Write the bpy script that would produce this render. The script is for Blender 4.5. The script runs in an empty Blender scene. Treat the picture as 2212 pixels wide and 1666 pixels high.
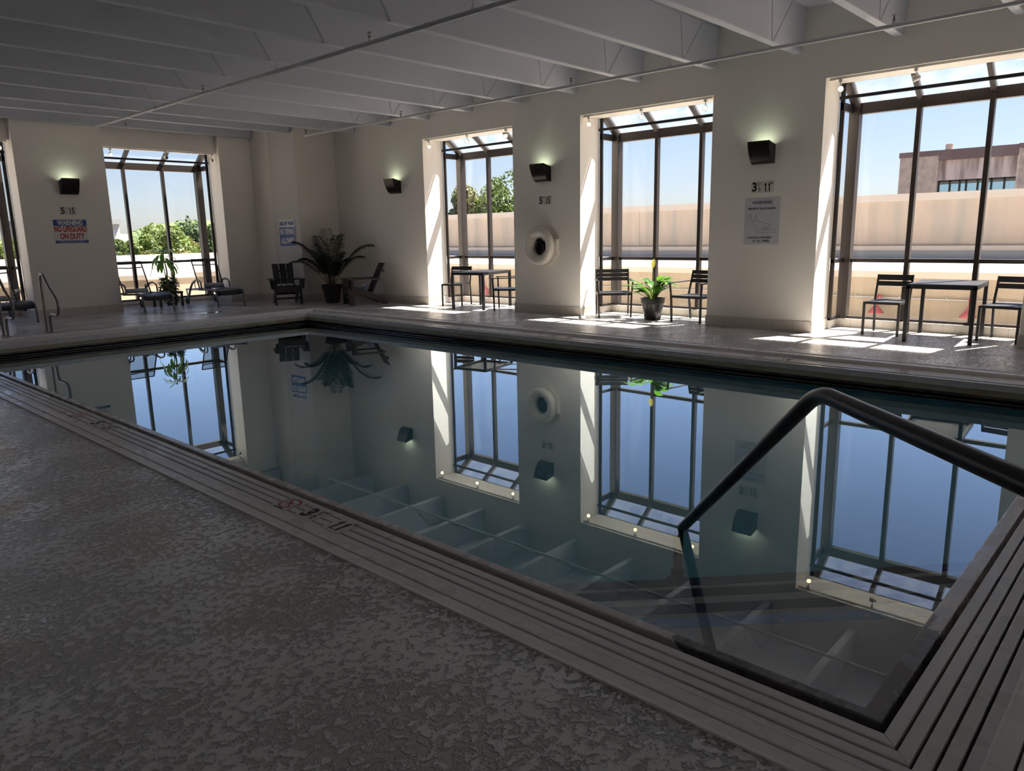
import bpy, bmesh, math, random
from mathutils import Vector, Matrix
import numpy as np
R = math.radians
random.seed(7)
SC = bpy.context.scene
COL = SC.collection
# ------------------------------------------------------------------ camera, sky, sun, exposure
cam_d = bpy.data.cameras.new('camera'); cam = bpy.data.objects.new('camera', cam_d); COL.objects.link(cam)
yaw, pitch, roll = .82208, -.200625, -.020072
fw = Vector((math.sin(yaw)*math.cos(pitch), math.cos(yaw)*math.cos(pitch), math.sin(pitch)))
rt = Vector((math.cos(yaw), -math.sin(yaw), 0)); up = rt.cross(fw)
rt2 = rt*math.cos(roll)+up*math.sin(roll); up2 = up*math.cos(roll)-rt*math.sin(roll)
cam.matrix_world = Matrix(((rt2.x, up2.x, -fw.x, 0), (rt2.y, up2.y, -fw.y, 0), (rt2.z, up2.z, -fw.z, 1.45), (0, 0, 0, 1)))
cam_d.sensor_fit = 'HORIZONTAL'; cam_d.sensor_width = 36; cam_d.lens = 36*1612/2212
cam_d.clip_start = .05; cam_d.clip_end = 600
SC.camera = cam
SC.view_settings.view_transform = 'Standard'; SC.view_settings.look = 'None'
SC.view_settings.gamma = 1; SC.view_settings.use_curve_mapping = False
SC.view_settings.exposure = 0.72
cy = SC.cycles
cy.use_denoising = True; cy.max_bounces = 12; cy.diffuse_bounces = 6; cy.glossy_bounces = 5
cy.transmission_bounces = 8; cy.transparent_max_bounces = 16; cy.sample_clamp_indirect = 6; cy.blur_glossy = .3

world = bpy.data.worlds.new('sky'); SC.world = world; world.use_nodes = True
wn = world.node_tree; wn.nodes.clear()
sky = wn.nodes.new('ShaderNodeTexSky'); sky.sky_type = 'NISHITA'; sky.sun_disc = False
sky.sun_elevation = R(62); sky.sun_rotation = R(114); sky.altitude = 200; sky.air_density = 1.0; sky.dust_density = .6; sky.ozone_density = 2.0
hsv = wn.nodes.new('ShaderNodeHueSaturation'); hsv.inputs['Saturation'].default_value = .80
tint = wn.nodes.new('ShaderNodeMix'); tint.data_type = 'RGBA'; tint.blend_type = 'MULTIPLY'; tint.inputs[0].default_value = 1; tint.inputs[7].default_value = (.98, .97, 1.10, 1)
bgn = wn.nodes.new('ShaderNodeBackground'); bgn.inputs[1].default_value = .092
won = wn.nodes.new('ShaderNodeOutputWorld')
wn.links.new(sky.outputs[0], hsv.inputs['Color']); wn.links.new(hsv.outputs[0], tint.inputs[6]); wn.links.new(tint.outputs[2], bgn.inputs[0]); wn.links.new(bgn.outputs[0], won.inputs[0])
sun_d = bpy.data.lights.new('sun', 'SUN'); sun_d.energy = 18; sun_d.angle = R(.55); sun_d.color = (1, .90, .77)
sun = bpy.data.objects.new('sun', sun_d); COL.objects.link(sun)
sun.rotation_euler = Vector((.475, -.207, 1)).to_track_quat('Z', 'Y').to_euler()

# ------------------------------------------------------------------ materials
MATS = {}
def mat(name, col, rough=.6, metal=0., bump=None, spec=.5, var=None, rvar=None, emit=None, sub=0):
    """col base; bump=(scale,strength,dist,detail); var=(scale,col2,lo,hi); rvar=(scale,rough2,lo,hi)"""
    if name in MATS: return MATS[name]
    m = bpy.data.materials.new(name); m.use_nodes = True; nt = m.node_tree; b = nt.nodes['Principled BSDF']
    b.inputs['Base Color'].default_value = (*col, 1); b.inputs['Roughness'].default_value = rough
    b.inputs['Metallic'].default_value = metal; b.inputs['Specular IOR Level'].default_value = spec
    tc = nt.nodes.new('ShaderNodeTexCoord')
    def noise(scale, detail=3, rgh=.55):
        n = nt.nodes.new('ShaderNodeTexNoise'); n.inputs['Scale'].default_value = scale
        n.inputs['Detail'].default_value = detail; n.inputs['Roughness'].default_value = rgh
        nt.links.new(tc.outputs['Object'], n.inputs['Vector']); return n
    def ramp(src, lo, hi):
        r_ = nt.nodes.new('ShaderNodeMapRange'); r_.inputs[1].default_value = lo; r_.inputs[2].default_value = hi
        nt.links.new(src, r_.inputs[0]); return r_
    if var:
        n = noise(var[0]); r_ = ramp(n.outputs[0], var[2], var[3])
        mx = nt.nodes.new('ShaderNodeMix'); mx.data_type = 'RGBA'
        mx.inputs[6].default_value = (*col, 1); mx.inputs[7].default_value = (*var[1], 1)
        nt.links.new(r_.outputs[0], mx.inputs[0]); nt.links.new(mx.outputs[2], b.inputs['Base Color'])
    if rvar:
        n = noise(rvar[0]); r_ = ramp(n.outputs[0], rvar[2], rvar[3])
        r_.inputs[3].default_value = rough; r_.inputs[4].default_value = rvar[1]
        nt.links.new(r_.outputs[0], b.inputs['Roughness'])
    if bump:
        n = noise(bump[0], bump[3] if len(bump) > 3 else 3)
        bp = nt.nodes.new('ShaderNodeBump'); bp.inputs['Strength'].default_value = bump[1]; bp.inputs['Distance'].default_value = bump[2]
        nt.links.new(n.outputs[0], bp.inputs['Height']); nt.links.new(bp.outputs[0], b.inputs['Normal'])
    if emit:
        b.inputs['Emission Color'].default_value = (*emit[0], 1); b.inputs['Emission Strength'].default_value = emit[1]
    MATS[name] = m
    return m

def glass_mat(name, tint, base=.04, rough=.0):
    m = bpy.data.materials.new(name); m.use_nodes = True; nt = m.node_tree; nt.nodes.clear()
    out = nt.nodes.new('ShaderNodeOutputMaterial'); mx = nt.nodes.new('ShaderNodeMixShader')
    tr = nt.nodes.new('ShaderNodeBsdfTransparent'); tr.inputs[0].default_value = (*tint, 1)
    gl = nt.nodes.new('ShaderNodeBsdfGlossy'); gl.inputs['Roughness'].default_value = rough
    lw = nt.nodes.new('ShaderNodeLayerWeight'); lw.inputs[0].default_value = .5
    pw = nt.nodes.new('ShaderNodeMath'); pw.operation = 'POWER'; pw.inputs[1].default_value = 5
    ma = nt.nodes.new('ShaderNodeMath'); ma.operation = 'MULTIPLY_ADD'; ma.inputs[1].default_value = 1-base; ma.inputs[2].default_value = base
    nt.links.new(lw.outputs['Facing'], pw.inputs[0]); nt.links.new(pw.outputs[0], ma.inputs[0]); nt.links.new(ma.outputs[0], mx.inputs[0])
    nt.links.new(tr.outputs[0], mx.inputs[1]); nt.links.new(gl.outputs[0], mx.inputs[2]); nt.links.new(mx.outputs[0], out.inputs[0])
    MATS[name] = m; return m

M_wall = mat('wall_paint', (.84, .80, .74), .7, bump=(220, .25, .002))
M_ceil = mat('ceiling_paint', (.50, .52, .585), .75, bump=(120, .2, .002))
M_tile = mat('baseboard_tile', (.56, .51, .46), .45)
M_bronze = mat('bronze_frame', (.024, .017, .015), .45, .1)
M_bar = mat('black_bar', (.012, .012, .014), .3, .3)
M_pipe = mat('pipe_paint', (.55, .55, .57), .45)
M_brass = mat('sprinkler_metal', (.10, .08, .07), .35, .8)
M_glass = glass_mat('window_glass', (.93, .955, .965))
def hazy_mat():
    m = bpy.data.materials.new('hazy_skylight_glass'); m.use_nodes = True; nt = m.node_tree; nt.nodes.clear()
    out = nt.nodes.new('ShaderNodeOutputMaterial'); mx = nt.nodes.new('ShaderNodeMixShader'); tr = nt.nodes.new('ShaderNodeBsdfTransparent'); tr.inputs[0].default_value = (.9, .92, .93, 1)
    tl = nt.nodes.new('ShaderNodeBsdfTranslucent'); tl.inputs[0].default_value = (.8, .78, .77, 1)
    tc = nt.nodes.new('ShaderNodeTexCoord'); n = nt.nodes.new('ShaderNodeTexNoise'); n.inputs['Scale'].default_value = 4; n.inputs['Detail'].default_value = 4; nt.links.new(tc.outputs['Object'], n.inputs['Vector'])
    r_ = nt.nodes.new('ShaderNodeMapRange'); r_.inputs[1].default_value = .3; r_.inputs[2].default_value = .7; r_.inputs[3].default_value = .02; r_.inputs[4].default_value = .07
    nt.links.new(n.outputs[0], r_.inputs[0]); nt.links.new(r_.outputs[0], mx.inputs[0]); nt.links.new(tr.outputs[0], mx.inputs[1]); nt.links.new(tl.outputs[0], mx.inputs[2]); nt.links.new(mx.outputs[0], out.inputs[0]); return m
M_haze = hazy_mat()
M_black = mat('black_metal', (.02, .02, .022), .38, .2)
M_white = mat('white_plastic', (.78, .75, .70), .4)
M_conc = mat('parapet_stucco', (.37, .305, .225), .9, bump=(60, .6, .01), var=(1.3, (.33, .27, .20), .4, .7))
M_cap = mat('cap_metal', (.50, .43, .37), .5)
M_roof = mat('roof_membrane', (.46, .45, .44), .7, var=(.4, (.40, .36, .34), .5, .75))
M_water_tile = mat('waterline_dark', (.085, .065, .05), .25, var=(6, (.03, .03, .035), .4, .6))  # dark mottled tone for the band at the waterline
M_text = mat('black_lettering', (.012, .012, .014), .5)
M_grey_metal = mat('grey_metal', (.22, .22, .23), .35, .7)
M_rail = mat('bronze_rail', (.050, .047, .045), .28, .85)
M_steel = mat('aged_steel', (.30, .26, .24), .3, .85)
M_soil = mat('potting_soil', (.05, .032, .02), .95, bump=(60, .8, .01))
M_pot = mat('black_pot', (.022, .021, .022), .35)
M_tow_w = mat('towel_white', (.72, .74, .76), .95, bump=(300, .4, .003))

def lip_mat():
    m = mat('gutter_lip_paint', (.60, .58, .55), .35, bump=(70, .35, .002), rvar=(9, .15, .45, .6))
    nt = m.node_tree; b = nt.nodes['Principled BSDF']
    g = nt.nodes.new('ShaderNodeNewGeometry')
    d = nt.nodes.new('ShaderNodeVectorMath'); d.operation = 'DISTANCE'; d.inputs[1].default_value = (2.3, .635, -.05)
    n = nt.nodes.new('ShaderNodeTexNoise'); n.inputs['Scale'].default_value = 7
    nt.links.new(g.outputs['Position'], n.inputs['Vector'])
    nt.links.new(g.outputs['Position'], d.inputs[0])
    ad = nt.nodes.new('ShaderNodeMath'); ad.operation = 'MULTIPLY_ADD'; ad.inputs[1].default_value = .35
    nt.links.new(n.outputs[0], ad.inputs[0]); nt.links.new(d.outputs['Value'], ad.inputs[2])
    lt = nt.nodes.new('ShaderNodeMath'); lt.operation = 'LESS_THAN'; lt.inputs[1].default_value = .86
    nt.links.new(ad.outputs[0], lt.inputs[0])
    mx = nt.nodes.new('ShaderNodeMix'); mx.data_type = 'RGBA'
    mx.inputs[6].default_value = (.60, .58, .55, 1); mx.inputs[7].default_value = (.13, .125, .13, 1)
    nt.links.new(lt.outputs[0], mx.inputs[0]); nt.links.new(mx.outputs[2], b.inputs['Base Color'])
    return m
M_lip = lip_mat()

def deck_mat():
    m = bpy.data.materials.new('rough_pool_deck'); m.use_nodes = True; nt = m.node_tree; b = nt.nodes['Principled BSDF']
    L = nt.links.new
    tc = nt.nodes.new('ShaderNodeTexCoord')
    def noise(s, d=3, r_=.55, dist=0):
        n = nt.nodes.new('ShaderNodeTexNoise'); n.inputs['Scale'].default_value = s; n.inputs['Detail'].default_value = d
        n.inputs['Roughness'].default_value = r_; n.inputs['Distortion'].default_value = dist
        L(tc.outputs['Object'], n.inputs['Vector']); return n
    def rng(src, a, c, o0=0, o1=1):
        r_ = nt.nodes.new('ShaderNodeMapRange'); r_.interpolation_type = 'SMOOTHSTEP'
        for i, v in ((1, a), (2, c), (3, o0), (4, o1)): r_.inputs[i].default_value = v
        L(src, r_.inputs[0]); return r_
    n1 = noise(29, 4, .62, .25); big = noise(2.2, 3, .6)
    cover = rng(big.outputs[0], .36, .66, -.05, .09)
    ad = nt.nodes.new('ShaderNodeMath'); ad.operation = 'ADD'; L(n1.outputs[0], ad.inputs[0]); L(cover.outputs[0], ad.inputs[1])
    plate = rng(ad.outputs[0], .42, .56)
    fine = noise(160, 2)
    h = nt.nodes.new('ShaderNodeMath'); h.operation = 'MULTIPLY_ADD'; h.inputs[1].default_value = .10
    L(fine.outputs[0], h.inputs[0]); L(plate.outputs[0], h.inputs[2])
    und = noise(1.4, 2); h2 = nt.nodes.new('ShaderNodeMath'); h2.operation = 'MULTIPLY_ADD'; h2.inputs[1].default_value = 3.
    L(und.outputs[0], h2.inputs[0]); L(h.outputs[0], h2.inputs[2])
    bp = nt.nodes.new('ShaderNodeBump'); bp.inputs['Strength'].default_value = 1.; bp.inputs['Distance'].default_value = .016
    L(h2.outputs[0], bp.inputs['Height']); L(bp.outputs[0], b.inputs['Normal'])
    mx = nt.nodes.new('ShaderNodeMix'); mx.data_type = 'RGBA'
    mx.inputs[6].default_value = (.62, .59, .56, 1); mx.inputs[7].default_value = (.86, .84, .82, 1)  # pits coloured darker, painting in the shade of the relief
    L(plate.outputs[0], mx.inputs[0]); L(mx.outputs[2], b.inputs['Base Color'])
    wet = noise(.9, 3, .6); wr = rng(wet.outputs[0], .42, .62, .21, .10); L(wr.outputs[0], b.inputs['Roughness'])
    return m
M_deck = deck_mat()
M_coping = mat('coping_paint', (.80, .765, .73), .4, bump=(90, .25, .0015), rvar=(5, .18, .45, .65))
M_slat = mat('grating_slat', (.70, .68, .65), .38, bump=(110, .3, .001), rvar=(4, .22, .45, .70))

def tile_joints(m, w):
    nt = m.node_tree; b = nt.nodes['Principled BSDF']; g = nt.nodes.new('ShaderNodeNewGeometry')
    sx = nt.nodes.new('ShaderNodeSeparateXYZ'); nt.links.new(g.outputs['Position'], sx.inputs[0])
    ad = nt.nodes.new('ShaderNodeMath'); ad.operation = 'ADD'; nt.links.new(sx.outputs[0], ad.inputs[0]); nt.links.new(sx.outputs[1], ad.inputs[1])
    mo = nt.nodes.new('ShaderNodeMath'); mo.operation = 'PINGPONG'; mo.inputs[1].default_value = w/2; nt.links.new(ad.outputs[0], mo.inputs[0])
    lt = nt.nodes.new('ShaderNodeMath'); lt.operation = 'LESS_THAN'; lt.inputs[1].default_value = .0022; nt.links.new(mo.outputs[0], lt.inputs[0])
    mx = nt.nodes.new('ShaderNodeMix'); mx.data_type = 'RGBA'; c = b.inputs['Base Color'].default_value[:]
    mx.inputs[6].default_value = c; mx.inputs[7].default_value = (c[0]*.55, c[1]*.55, c[2]*.55, 1)
    nt.links.new(lt.outputs[0], mx.inputs[0]); nt.links.new(mx.outputs[2], b.inputs['Base Color'])
tile_joints(M_tile, .152)

# ------------------------------------------------------------------ mesh builder
class MB:
    def __init__(s): s.v = []; s.f = []
    def add(s, vs, fs, M=None):
        o = len(s.v)
        if M is not None: vs = [M @ Vector(v) for v in vs]
        s.v += [tuple(v) for v in vs]; s.f += [tuple(i+o for i in f) for f in fs]; return s
    def box(s, x0, x1, y0, y1, z0, z1, M=None):
        return s.add([(x0,y0,z0),(x1,y0,z0),(x1,y1,z0),(x0,y1,z0),(x0,y0,z1),(x1,y0,z1),(x1,y1,z1),(x0,y1,z1)],
                     [(3,2,1,0),(4,5,6,7),(0,1,5,4),(1,2,6,5),(2,3,7,6),(3,0,4,7)], M)
    def bar(s, a, b, w, h, up=(0,0,1), M=None):
        a = Vector(a); b = Vector(b); d = (b-a); L_ = d.length; d.normalize()
        u = Vector(up); sx = d.cross(u)
        if sx.length < 1e-4: sx = d.cross(Vector((1,0,0)))
        sx.normalize(); u = sx.cross(d)
        vs = []
        for p in (a, b):
            for i, j in ((-1,-1),(1,-1),(1,1),(-1,1)): vs.append(p+sx*(i*w/2)+u*(j*h/2))
        return s.add(vs, [(0,1,2,3),(7,6,5,4),(0,4,5,1),(1,5,6,2),(2,6,7,3),(3,7,4,0)], M)
    def tube(s, pts, r, seg=10, caps=True, M=None, closed=False, flat=1.0):
        P = [Vector(p) for p in pts]; n = len(P); rs = r if isinstance(r, (list, tuple)) else [r]*n
        T = []
        for i in range(n):
            a = P[(i-1) % n] if (closed or i > 0) else P[i]; b = P[(i+1) % n] if (closed or i < n-1) else P[i]
            T.append((b-a).normalized())
        u = T[0].orthogonal().normalized(); vs = []; fs = []
        for i in range(n):
            u = (u-T[i]*u.dot(T[i])).normalized(); w = T[i].cross(u)
            for k in range(seg):
                a = 2*math.pi*k/seg; vs.append(P[i]+u*(math.cos(a)*rs[i])+w*(math.sin(a)*rs[i]*flat))
        m = n if closed else n-1
        for i in range(m):
            j = (i+1) % n
            for k in range(seg): fs.append((i*seg+k, i*seg+(k+1) % seg, j*seg+(k+1) % seg, j*seg+k))
        if caps and not closed:
            fs.append(tuple(range(seg-1, -1, -1))); fs.append(tuple((n-1)*seg+k for k in range(seg)))
        return s.add(vs, fs, M)
    def lathe(s, prof, seg=28, M=None, cap=False):
        vs = []; fs = []
        for r, z in prof:
            for k in range(seg): a = 2*math.pi*k/seg; vs.append((r*math.cos(a), r*math.sin(a), z))
        for i in range(len(prof)-1):
            for k in range(seg): fs.append((i*seg+k, i*seg+(k+1) % seg, (i+1)*seg+(k+1) % seg, (i+1)*seg+k))
        if cap: fs.append(tuple(range(seg-1, -1, -1))); fs.append(tuple((len(prof)-1)*seg+k for k in range(seg)))
        return s.add(vs, fs, M)
    def prism(s, poly, z0, z1, M=None):
        n = len(poly); vs = [(x, y, z0) for x, y in poly]+[(x, y, z1) for x, y in poly]
        fs = [tuple(range(n-1, -1, -1)), tuple(range(n, 2*n))]+[(i, (i+1) % n, n+(i+1) % n, n+i) for i in range(n)]
        return s.add(vs, fs, M)
    def build(s, name, m, parent=None, smooth=None, bevel=0, loc=None):
        me = bpy.data.meshes.new(name); me.from_pydata(s.v, [], s.f)
        me.materials.append(m); me.update()
        if smooth is not None:
            me.polygons.foreach_set('use_smooth', [True]*len(me.polygons)); me.set_sharp_from_angle(angle=R(smooth))
        o = bpy.data.objects.new(name, me); COL.objects.link(o)
        if parent is not None: o.parent = parent
        if loc is not None: o.location = loc
        if bevel:
            b = o.modifiers.new('bevel', 'BEVEL'); b.width = bevel; b.segments = 2; b.limit_method = 'ANGLE'
        return o

def tag(o, label=None, cat=None, group=None, kind=None):
    if label: o['label'] = label
    if cat: o['category'] = cat
    if group: o['group'] = group
    if kind: o['kind'] = kind
    return o
def thing(name, label, cat, loc=(0,0,0), rz=0, group=None):
    o = bpy.data.objects.new(name, None); COL.objects.link(o); o.location = loc; o.rotation_euler = (0, 0, rz); o.empty_display_size = .1
    return tag(o, label, cat, group)
def dup(root, loc, rz, label, group=None):
    r = root.copy(); COL.objects.link(r); r.location = loc; r.rotation_euler = (0, 0, rz); r['label'] = label
    if group: r['group'] = group
    for ch in list(root.children):
        c = ch.copy(); COL.objects.link(c); c.parent = r
        for g in list(ch.children):
            d = g.copy(); COL.objects.link(d); d.parent = c
    return r
def text(body, size, m, name='lettering', parent=None, M=None, align='CENTER', bold=0., sx=1., depth=.0008):
    c = bpy.data.curves.new('t', 'FONT'); c.body = body; c.size = size; c.align_x = align; c.align_y = 'CENTER'
    c.extrude = depth; c.offset = bold; c.resolution_u = 3
    t = bpy.data.objects.new('t', c); COL.objects.link(t); bpy.context.view_layer.update()
    me = bpy.data.meshes.new_from_object(t); bpy.data.objects.remove(t); bpy.data.curves.remove(c)
    me.transform(Matrix.Diagonal((sx, 1, 1, 1)))
    if M is not None: me.transform(M)
    me.materials.clear(); me.materials.append(m); me.name = name
    o = bpy.data.objects.new(name, me); COL.objects.link(o)
    if parent is not None: o.parent = parent
    return o

# ------------------------------------------------------------------ layout constants (metres)
XW, YF = 10.497, 16.78
ZJ, ZS, ZH = 3.735, 4.29, 3.375
XL, YN = -2.4, -3.2
RIS = (1.95, 8.56, .289, 13.50)      # riser down to the grating
LIPO = (2.248, 8.265, .570, 13.262)
LIPI = (2.300, 8.213, .635, 13.210)
BAYS_R = [(-2.50, -.05), (1.55, 4.0), (5.62, 8.07), (9.62, 12.12)]  # first bay is unseen behind the camera, added to bring in more light
BAYS_F = [(1.96, 4.41), (6.012, 8.46)]

# ------------------------------------------------------------------ floor deck
def ring(mb, o, i, z0, z1, faces='tio'):
    (a, b, c, d), (e, f, g, h) = o, i
    O = [(a, c), (b, c), (b, d), (a, d)]; I = [(e, g), (f, g), (f, h), (e, h)]
    vs = [(x, y, z1) for x, y in O]+[(x, y, z1) for x, y in I]+[(x, y, z0) for x, y in O]+[(x, y, z0) for x, y in I]
    fs = []
    for k in range(4):
        j = (k+1) % 4
        if 't' in faces: fs.append((k, j, 4+j, 4+k))
        if 'i' in faces: fs.append((4+k, 4+j, 12+j, 12+k))
        if 'o' in faces: fs.append((j, k, 8+k, 8+j))
        if 'b' in faces: fs.append((8+j, 8+k, 12+k, 12+j))
    mb.add(vs, fs)
def grow(r, d): return (r[0]-d, r[1]+d, r[2]-d, r[3]+d)
deck_in = grow(RIS, .133)
fl = MB(); ring(fl, (XL, 11.50, YN, 17.80), deck_in, -.30, 0)
floor = fl.build('floor', M_deck); tag(floor, 'rough textured off-white pool deck', kind='structure')
cp = MB(); ring(cp, grow(RIS, .133), grow(RIS, .072), -.30, -.001)
ring(cp, grow(RIS, .064), RIS, -.30, 0.0)
o = cp.build('trim_1', M_coping, bevel=.004); tag(o, 'smooth painted coping strips around the pool', kind='structure')
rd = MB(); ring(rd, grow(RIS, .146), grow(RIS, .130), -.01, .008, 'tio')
ring(rd, grow(RIS, .0045), grow(RIS, -.0012), -.004, .0012, 'tio')  # thin pale strip standing in for the highlight on the riser's top edge
o = rd.build('trim_2', mat('seam_and_highlight', (.86, .85, .84), .3, bump=(45, .8, .004))); tag(o, 'pale sealant ridge where rough deck meets coping, and painted highlight on the riser edge', kind='structure')
# grating
gr = MB()
def slat_ring(k, w=.044, p=.0555, h=.022):
    # sides: left, right, near, far ; slat k counted from the pool
    offs = []
    for side in range(4):
        offs.append((k*p, k*p+w))
    L0, L1 = 2.196-offs[0][0], 2.196-offs[0][1]
    R0, R1 = 8.300+k*.0555, 8.300+k*.0555+w
    N0, N1 = .547-k*.0530, .547-k*.0530-w*.96
    F0, F1 = 13.295+k*.0545, 13.295+k*.0545+w*.97
    z0, z1 = -.04-h, -.04
    lims = dict(L=L1 > RIS[0]-.002, R=R1 < RIS[1]+.012, N=N1 > RIS[2]-.008, F=F1 < RIS[3]+.004)
    xa, xb = (max(L0, RIS[0]+.01), max(L1, RIS[0])) ; ra, rb = (min(R0, RIS[1]-.01), min(R1, RIS[1]))
    na, nb = (max(N0, RIS[2]+.01), max(N1, RIS[2])) ; fa, fb = (min(F0, RIS[3]-.01), min(F1, RIS[3]))
    if lims['L']: gr.prism([(xa, na), (xa, fa), (xb, fb), (xb, nb)], z0, z1)
    if lims['R']: gr.prism([(ra, fa), (ra, na), (rb, nb), (rb, fb)], z0, z1)
    if lims['N']: gr.prism([(ra, na), (xa, na), (xb, nb), (rb, nb)], z0, z1)
    if lims['F']: gr.prism([(xa, fa), (ra, fa), (rb, fb), (xb, fb)], z0, z1)
for k in range(5): slat_ring(k)
o = gr.build('gutter_grating', M_slat, bevel=.003); tag(o, 'pale grey slatted gutter grating running round the pool edge', 'grating')
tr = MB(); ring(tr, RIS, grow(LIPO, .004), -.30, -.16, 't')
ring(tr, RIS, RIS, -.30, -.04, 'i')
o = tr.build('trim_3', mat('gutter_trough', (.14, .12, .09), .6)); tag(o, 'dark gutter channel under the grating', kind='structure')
# gutter lip and pool wall
lp = MB(); ring(lp, LIPO, LIPI, -.112, -.045, 'tiob')
for n in range(0): pass
o = lp.build('trim_4', M_lip, bevel=.006); tag(o, 'painted lip of the pool gutter', kind='structure')
lb = MB(); ring(lb, grow(LIPI, .045), grow(LIPI, .006), -.168, -.112, 'tib')
ring(lb, grow(LIPO, -.012), grow(LIPI, .02), -.30, -.112, 'o')
o = lb.build('trim_5', mat('yellowed_band', (.36, .31, .22), .4, var=(2.5, (.30, .24, .15), .45, .65))); tag(o, 'yellowed band under the pool lip', kind='structure')
st = MB(); ring(st, grow(LIPI, .05), grow(LIPI, .03), -.34, -.160, 'i')
o = st.build('trim_6', M_water_tile); tag(o, 'dark band along the waterline of the pool', kind='structure')
stm = MB(); ring(stm, grow(LIPI, .035), grow(LIPI, .016), -.245, -.222, 'tib')
o = stm.build('trim_7', mat('wet_ledge', (.06, .055, .05), .12), bevel=.006); tag(o, 'wet rounded ledge at the waterline', kind='structure')
# basin
PX0, PX1, PY0, PY1 = 2.27, 8.243, .605, 13.24
M_plaster = mat('pool_plaster', (.27, .64, .74), .8, var=(.9, (.22, .57, .68), .4, .65))
bs = MB(); zs, zd = -1.08, -1.62
bs.add([(PX0,PY0,-.2),(PX1,PY0,-.2),(PX1,PY1,-.2),(PX0,PY1,-.2),(PX0,PY0,zs),(PX1,PY0,zs),(PX1,PY1,zd),(PX0,PY1,zd),(PX0,5.5,zs),(PX1,5.5,zs),(PX0,5.5,-.2),(PX1,5.5,-.2)],
       [(4,5,9,8),(8,9,6,7),(0,4,8,10),(10,8,7,3),(5,1,11,9),(9,11,2,6),(1,5,4,0),(3,7,6,2)])
o = bs.build('pool_basin', M_plaster); tag(o, 'teal plastered pool basin', kind='structure')
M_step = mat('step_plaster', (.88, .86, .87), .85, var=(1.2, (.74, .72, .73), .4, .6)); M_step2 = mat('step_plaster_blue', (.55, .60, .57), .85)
M_navy = mat('navy_tile', (.02, .05, .10), .5); M_nose = mat('blue_nosing', (.42, .58, .88), .5, var=(14, (.70, .74, .86), .56, .66))
steps = thing('pool_steps', 'submerged corner steps with blue and navy nosing stripes below the handrail', 'steps', (0, 0, 0))
def tri(s, z0, z1, mb, s_in=None):
    if s_in is None: mb.prism([(PX0, PY0), (s-PY0, PY0), (PX0, s-PX0)], z0, z1)
    else: mb.prism([(s_in-PY0, PY0), (s-PY0, PY0), (PX0, s-PX0), (PX0, s_in-PX0)], z0, z1)
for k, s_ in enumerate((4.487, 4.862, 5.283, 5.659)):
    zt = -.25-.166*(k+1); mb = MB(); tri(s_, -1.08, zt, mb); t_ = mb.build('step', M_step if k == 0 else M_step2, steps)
    mb = MB(); tri(s_+.004, zt-.045, zt+.003, mb, s_-.118); mb.build('nosing', M_nose if k == 0 else M_navy, t_)
# water
def water_mat():
    m = bpy.data.materials.new('pool_water'); m.use_nodes = True; nt = m.node_tree; nt.nodes.clear(); L = nt.links.new
    out = nt.nodes.new('ShaderNodeOutputMaterial'); g = nt.nodes.new('ShaderNodeBsdfRefraction')
    g.inputs['Color'].default_value = (1, 1, 1, 1); g.inputs['IOR'].default_value = 1.333; g.inputs['Roughness'].default_value = 0.0
    gl = nt.nodes.new('ShaderNodeBsdfGlossy'); gl.inputs['Roughness'].default_value = 0.0; gl.inputs[0].default_value = (.82, .93, 1, 1)
    fr = nt.nodes.new('ShaderNodeFresnel'); fr.inputs['IOR'].default_value = 1.333
    ma = nt.nodes.new('ShaderNodeMath'); ma.operation = 'MULTIPLY_ADD'; ma.use_clamp = True; ma.inputs[1].default_value = 2.1; ma.inputs[2].default_value = .02
    mx = nt.nodes.new('ShaderNodeMixShader')
    tc = nt.nodes.new('ShaderNodeTexCoord'); n = nt.nodes.new('ShaderNodeTexNoise'); n.inputs['Scale'].default_value = 1.1; n.inputs['Detail'].default_value = 1.0
    bp = nt.nodes.new('ShaderNodeBump'); bp.inputs['Strength'].default_value = .12; bp.inputs['Distance'].default_value = .004
    L(tc.outputs['Object'], n.inputs['Vector']); L(n.outputs[0], bp.inputs['Height'])
    for q in (g, gl): L(bp.outputs[0], q.inputs['Normal'])
    L(fr.outputs[0], ma.inputs[0]); L(ma.outputs[0], mx.inputs[0]); L(g.outputs[0], mx.inputs[1]); L(gl.outputs[0], mx.inputs[2]); L(mx.outputs[0], out.inputs[0]); return m
wt = MB(); wt.add([(PX0-.001,PY0-.001,-.25),(PX1+.001,PY0-.001,-.25),(PX1+.001,PY1+.001,-.25),(PX0-.001,PY1+.001,-.25)], [(0,1,2,3)])
o = wt.build('pool_water', water_mat()); tag(o, 'still teal pool water mirroring the windows', 'water', kind='stuff')

# ------------------------------------------------------------------ walls
w = MB(); TK = .555; XB = XW+TK
edges = [YN]+[v for b in BAYS_R for v in b]+[15.25]
for i in range(0, len(edges), 2): w.box(XW, XB, edges[i], edges[i+1], -.02, ZS)
for a, b in BAYS_R: w.box(XW, XB, a, b, ZH, ZS)
o = w.build('wall_right', M_wall); tag(o, 'off-white wall with three window bays', kind='structure')
w = MB(); YB = YF+TK
ed = [XL]+[v for b in BAYS_F for v in b]+[9.6]
for i in range(0, len(ed), 2): w.box(ed[i], ed[i+1], YF, YB, -.02, ZS)
for a, b in BAYS_F: w.box(a, b, YF+.14, YB, ZH, ZS)
o = w.build('wall_far', M_wall); tag(o, 'off-white far wall with window bays', kind='structure')
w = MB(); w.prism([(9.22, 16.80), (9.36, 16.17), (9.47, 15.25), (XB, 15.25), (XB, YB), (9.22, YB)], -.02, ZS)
o = w.build('wall_corner', mat('corner_paint', (.76, .71, .655), .7, bump=(220, .25, .002))); tag(o, 'faceted corner between far and right walls', kind='structure')
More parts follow.
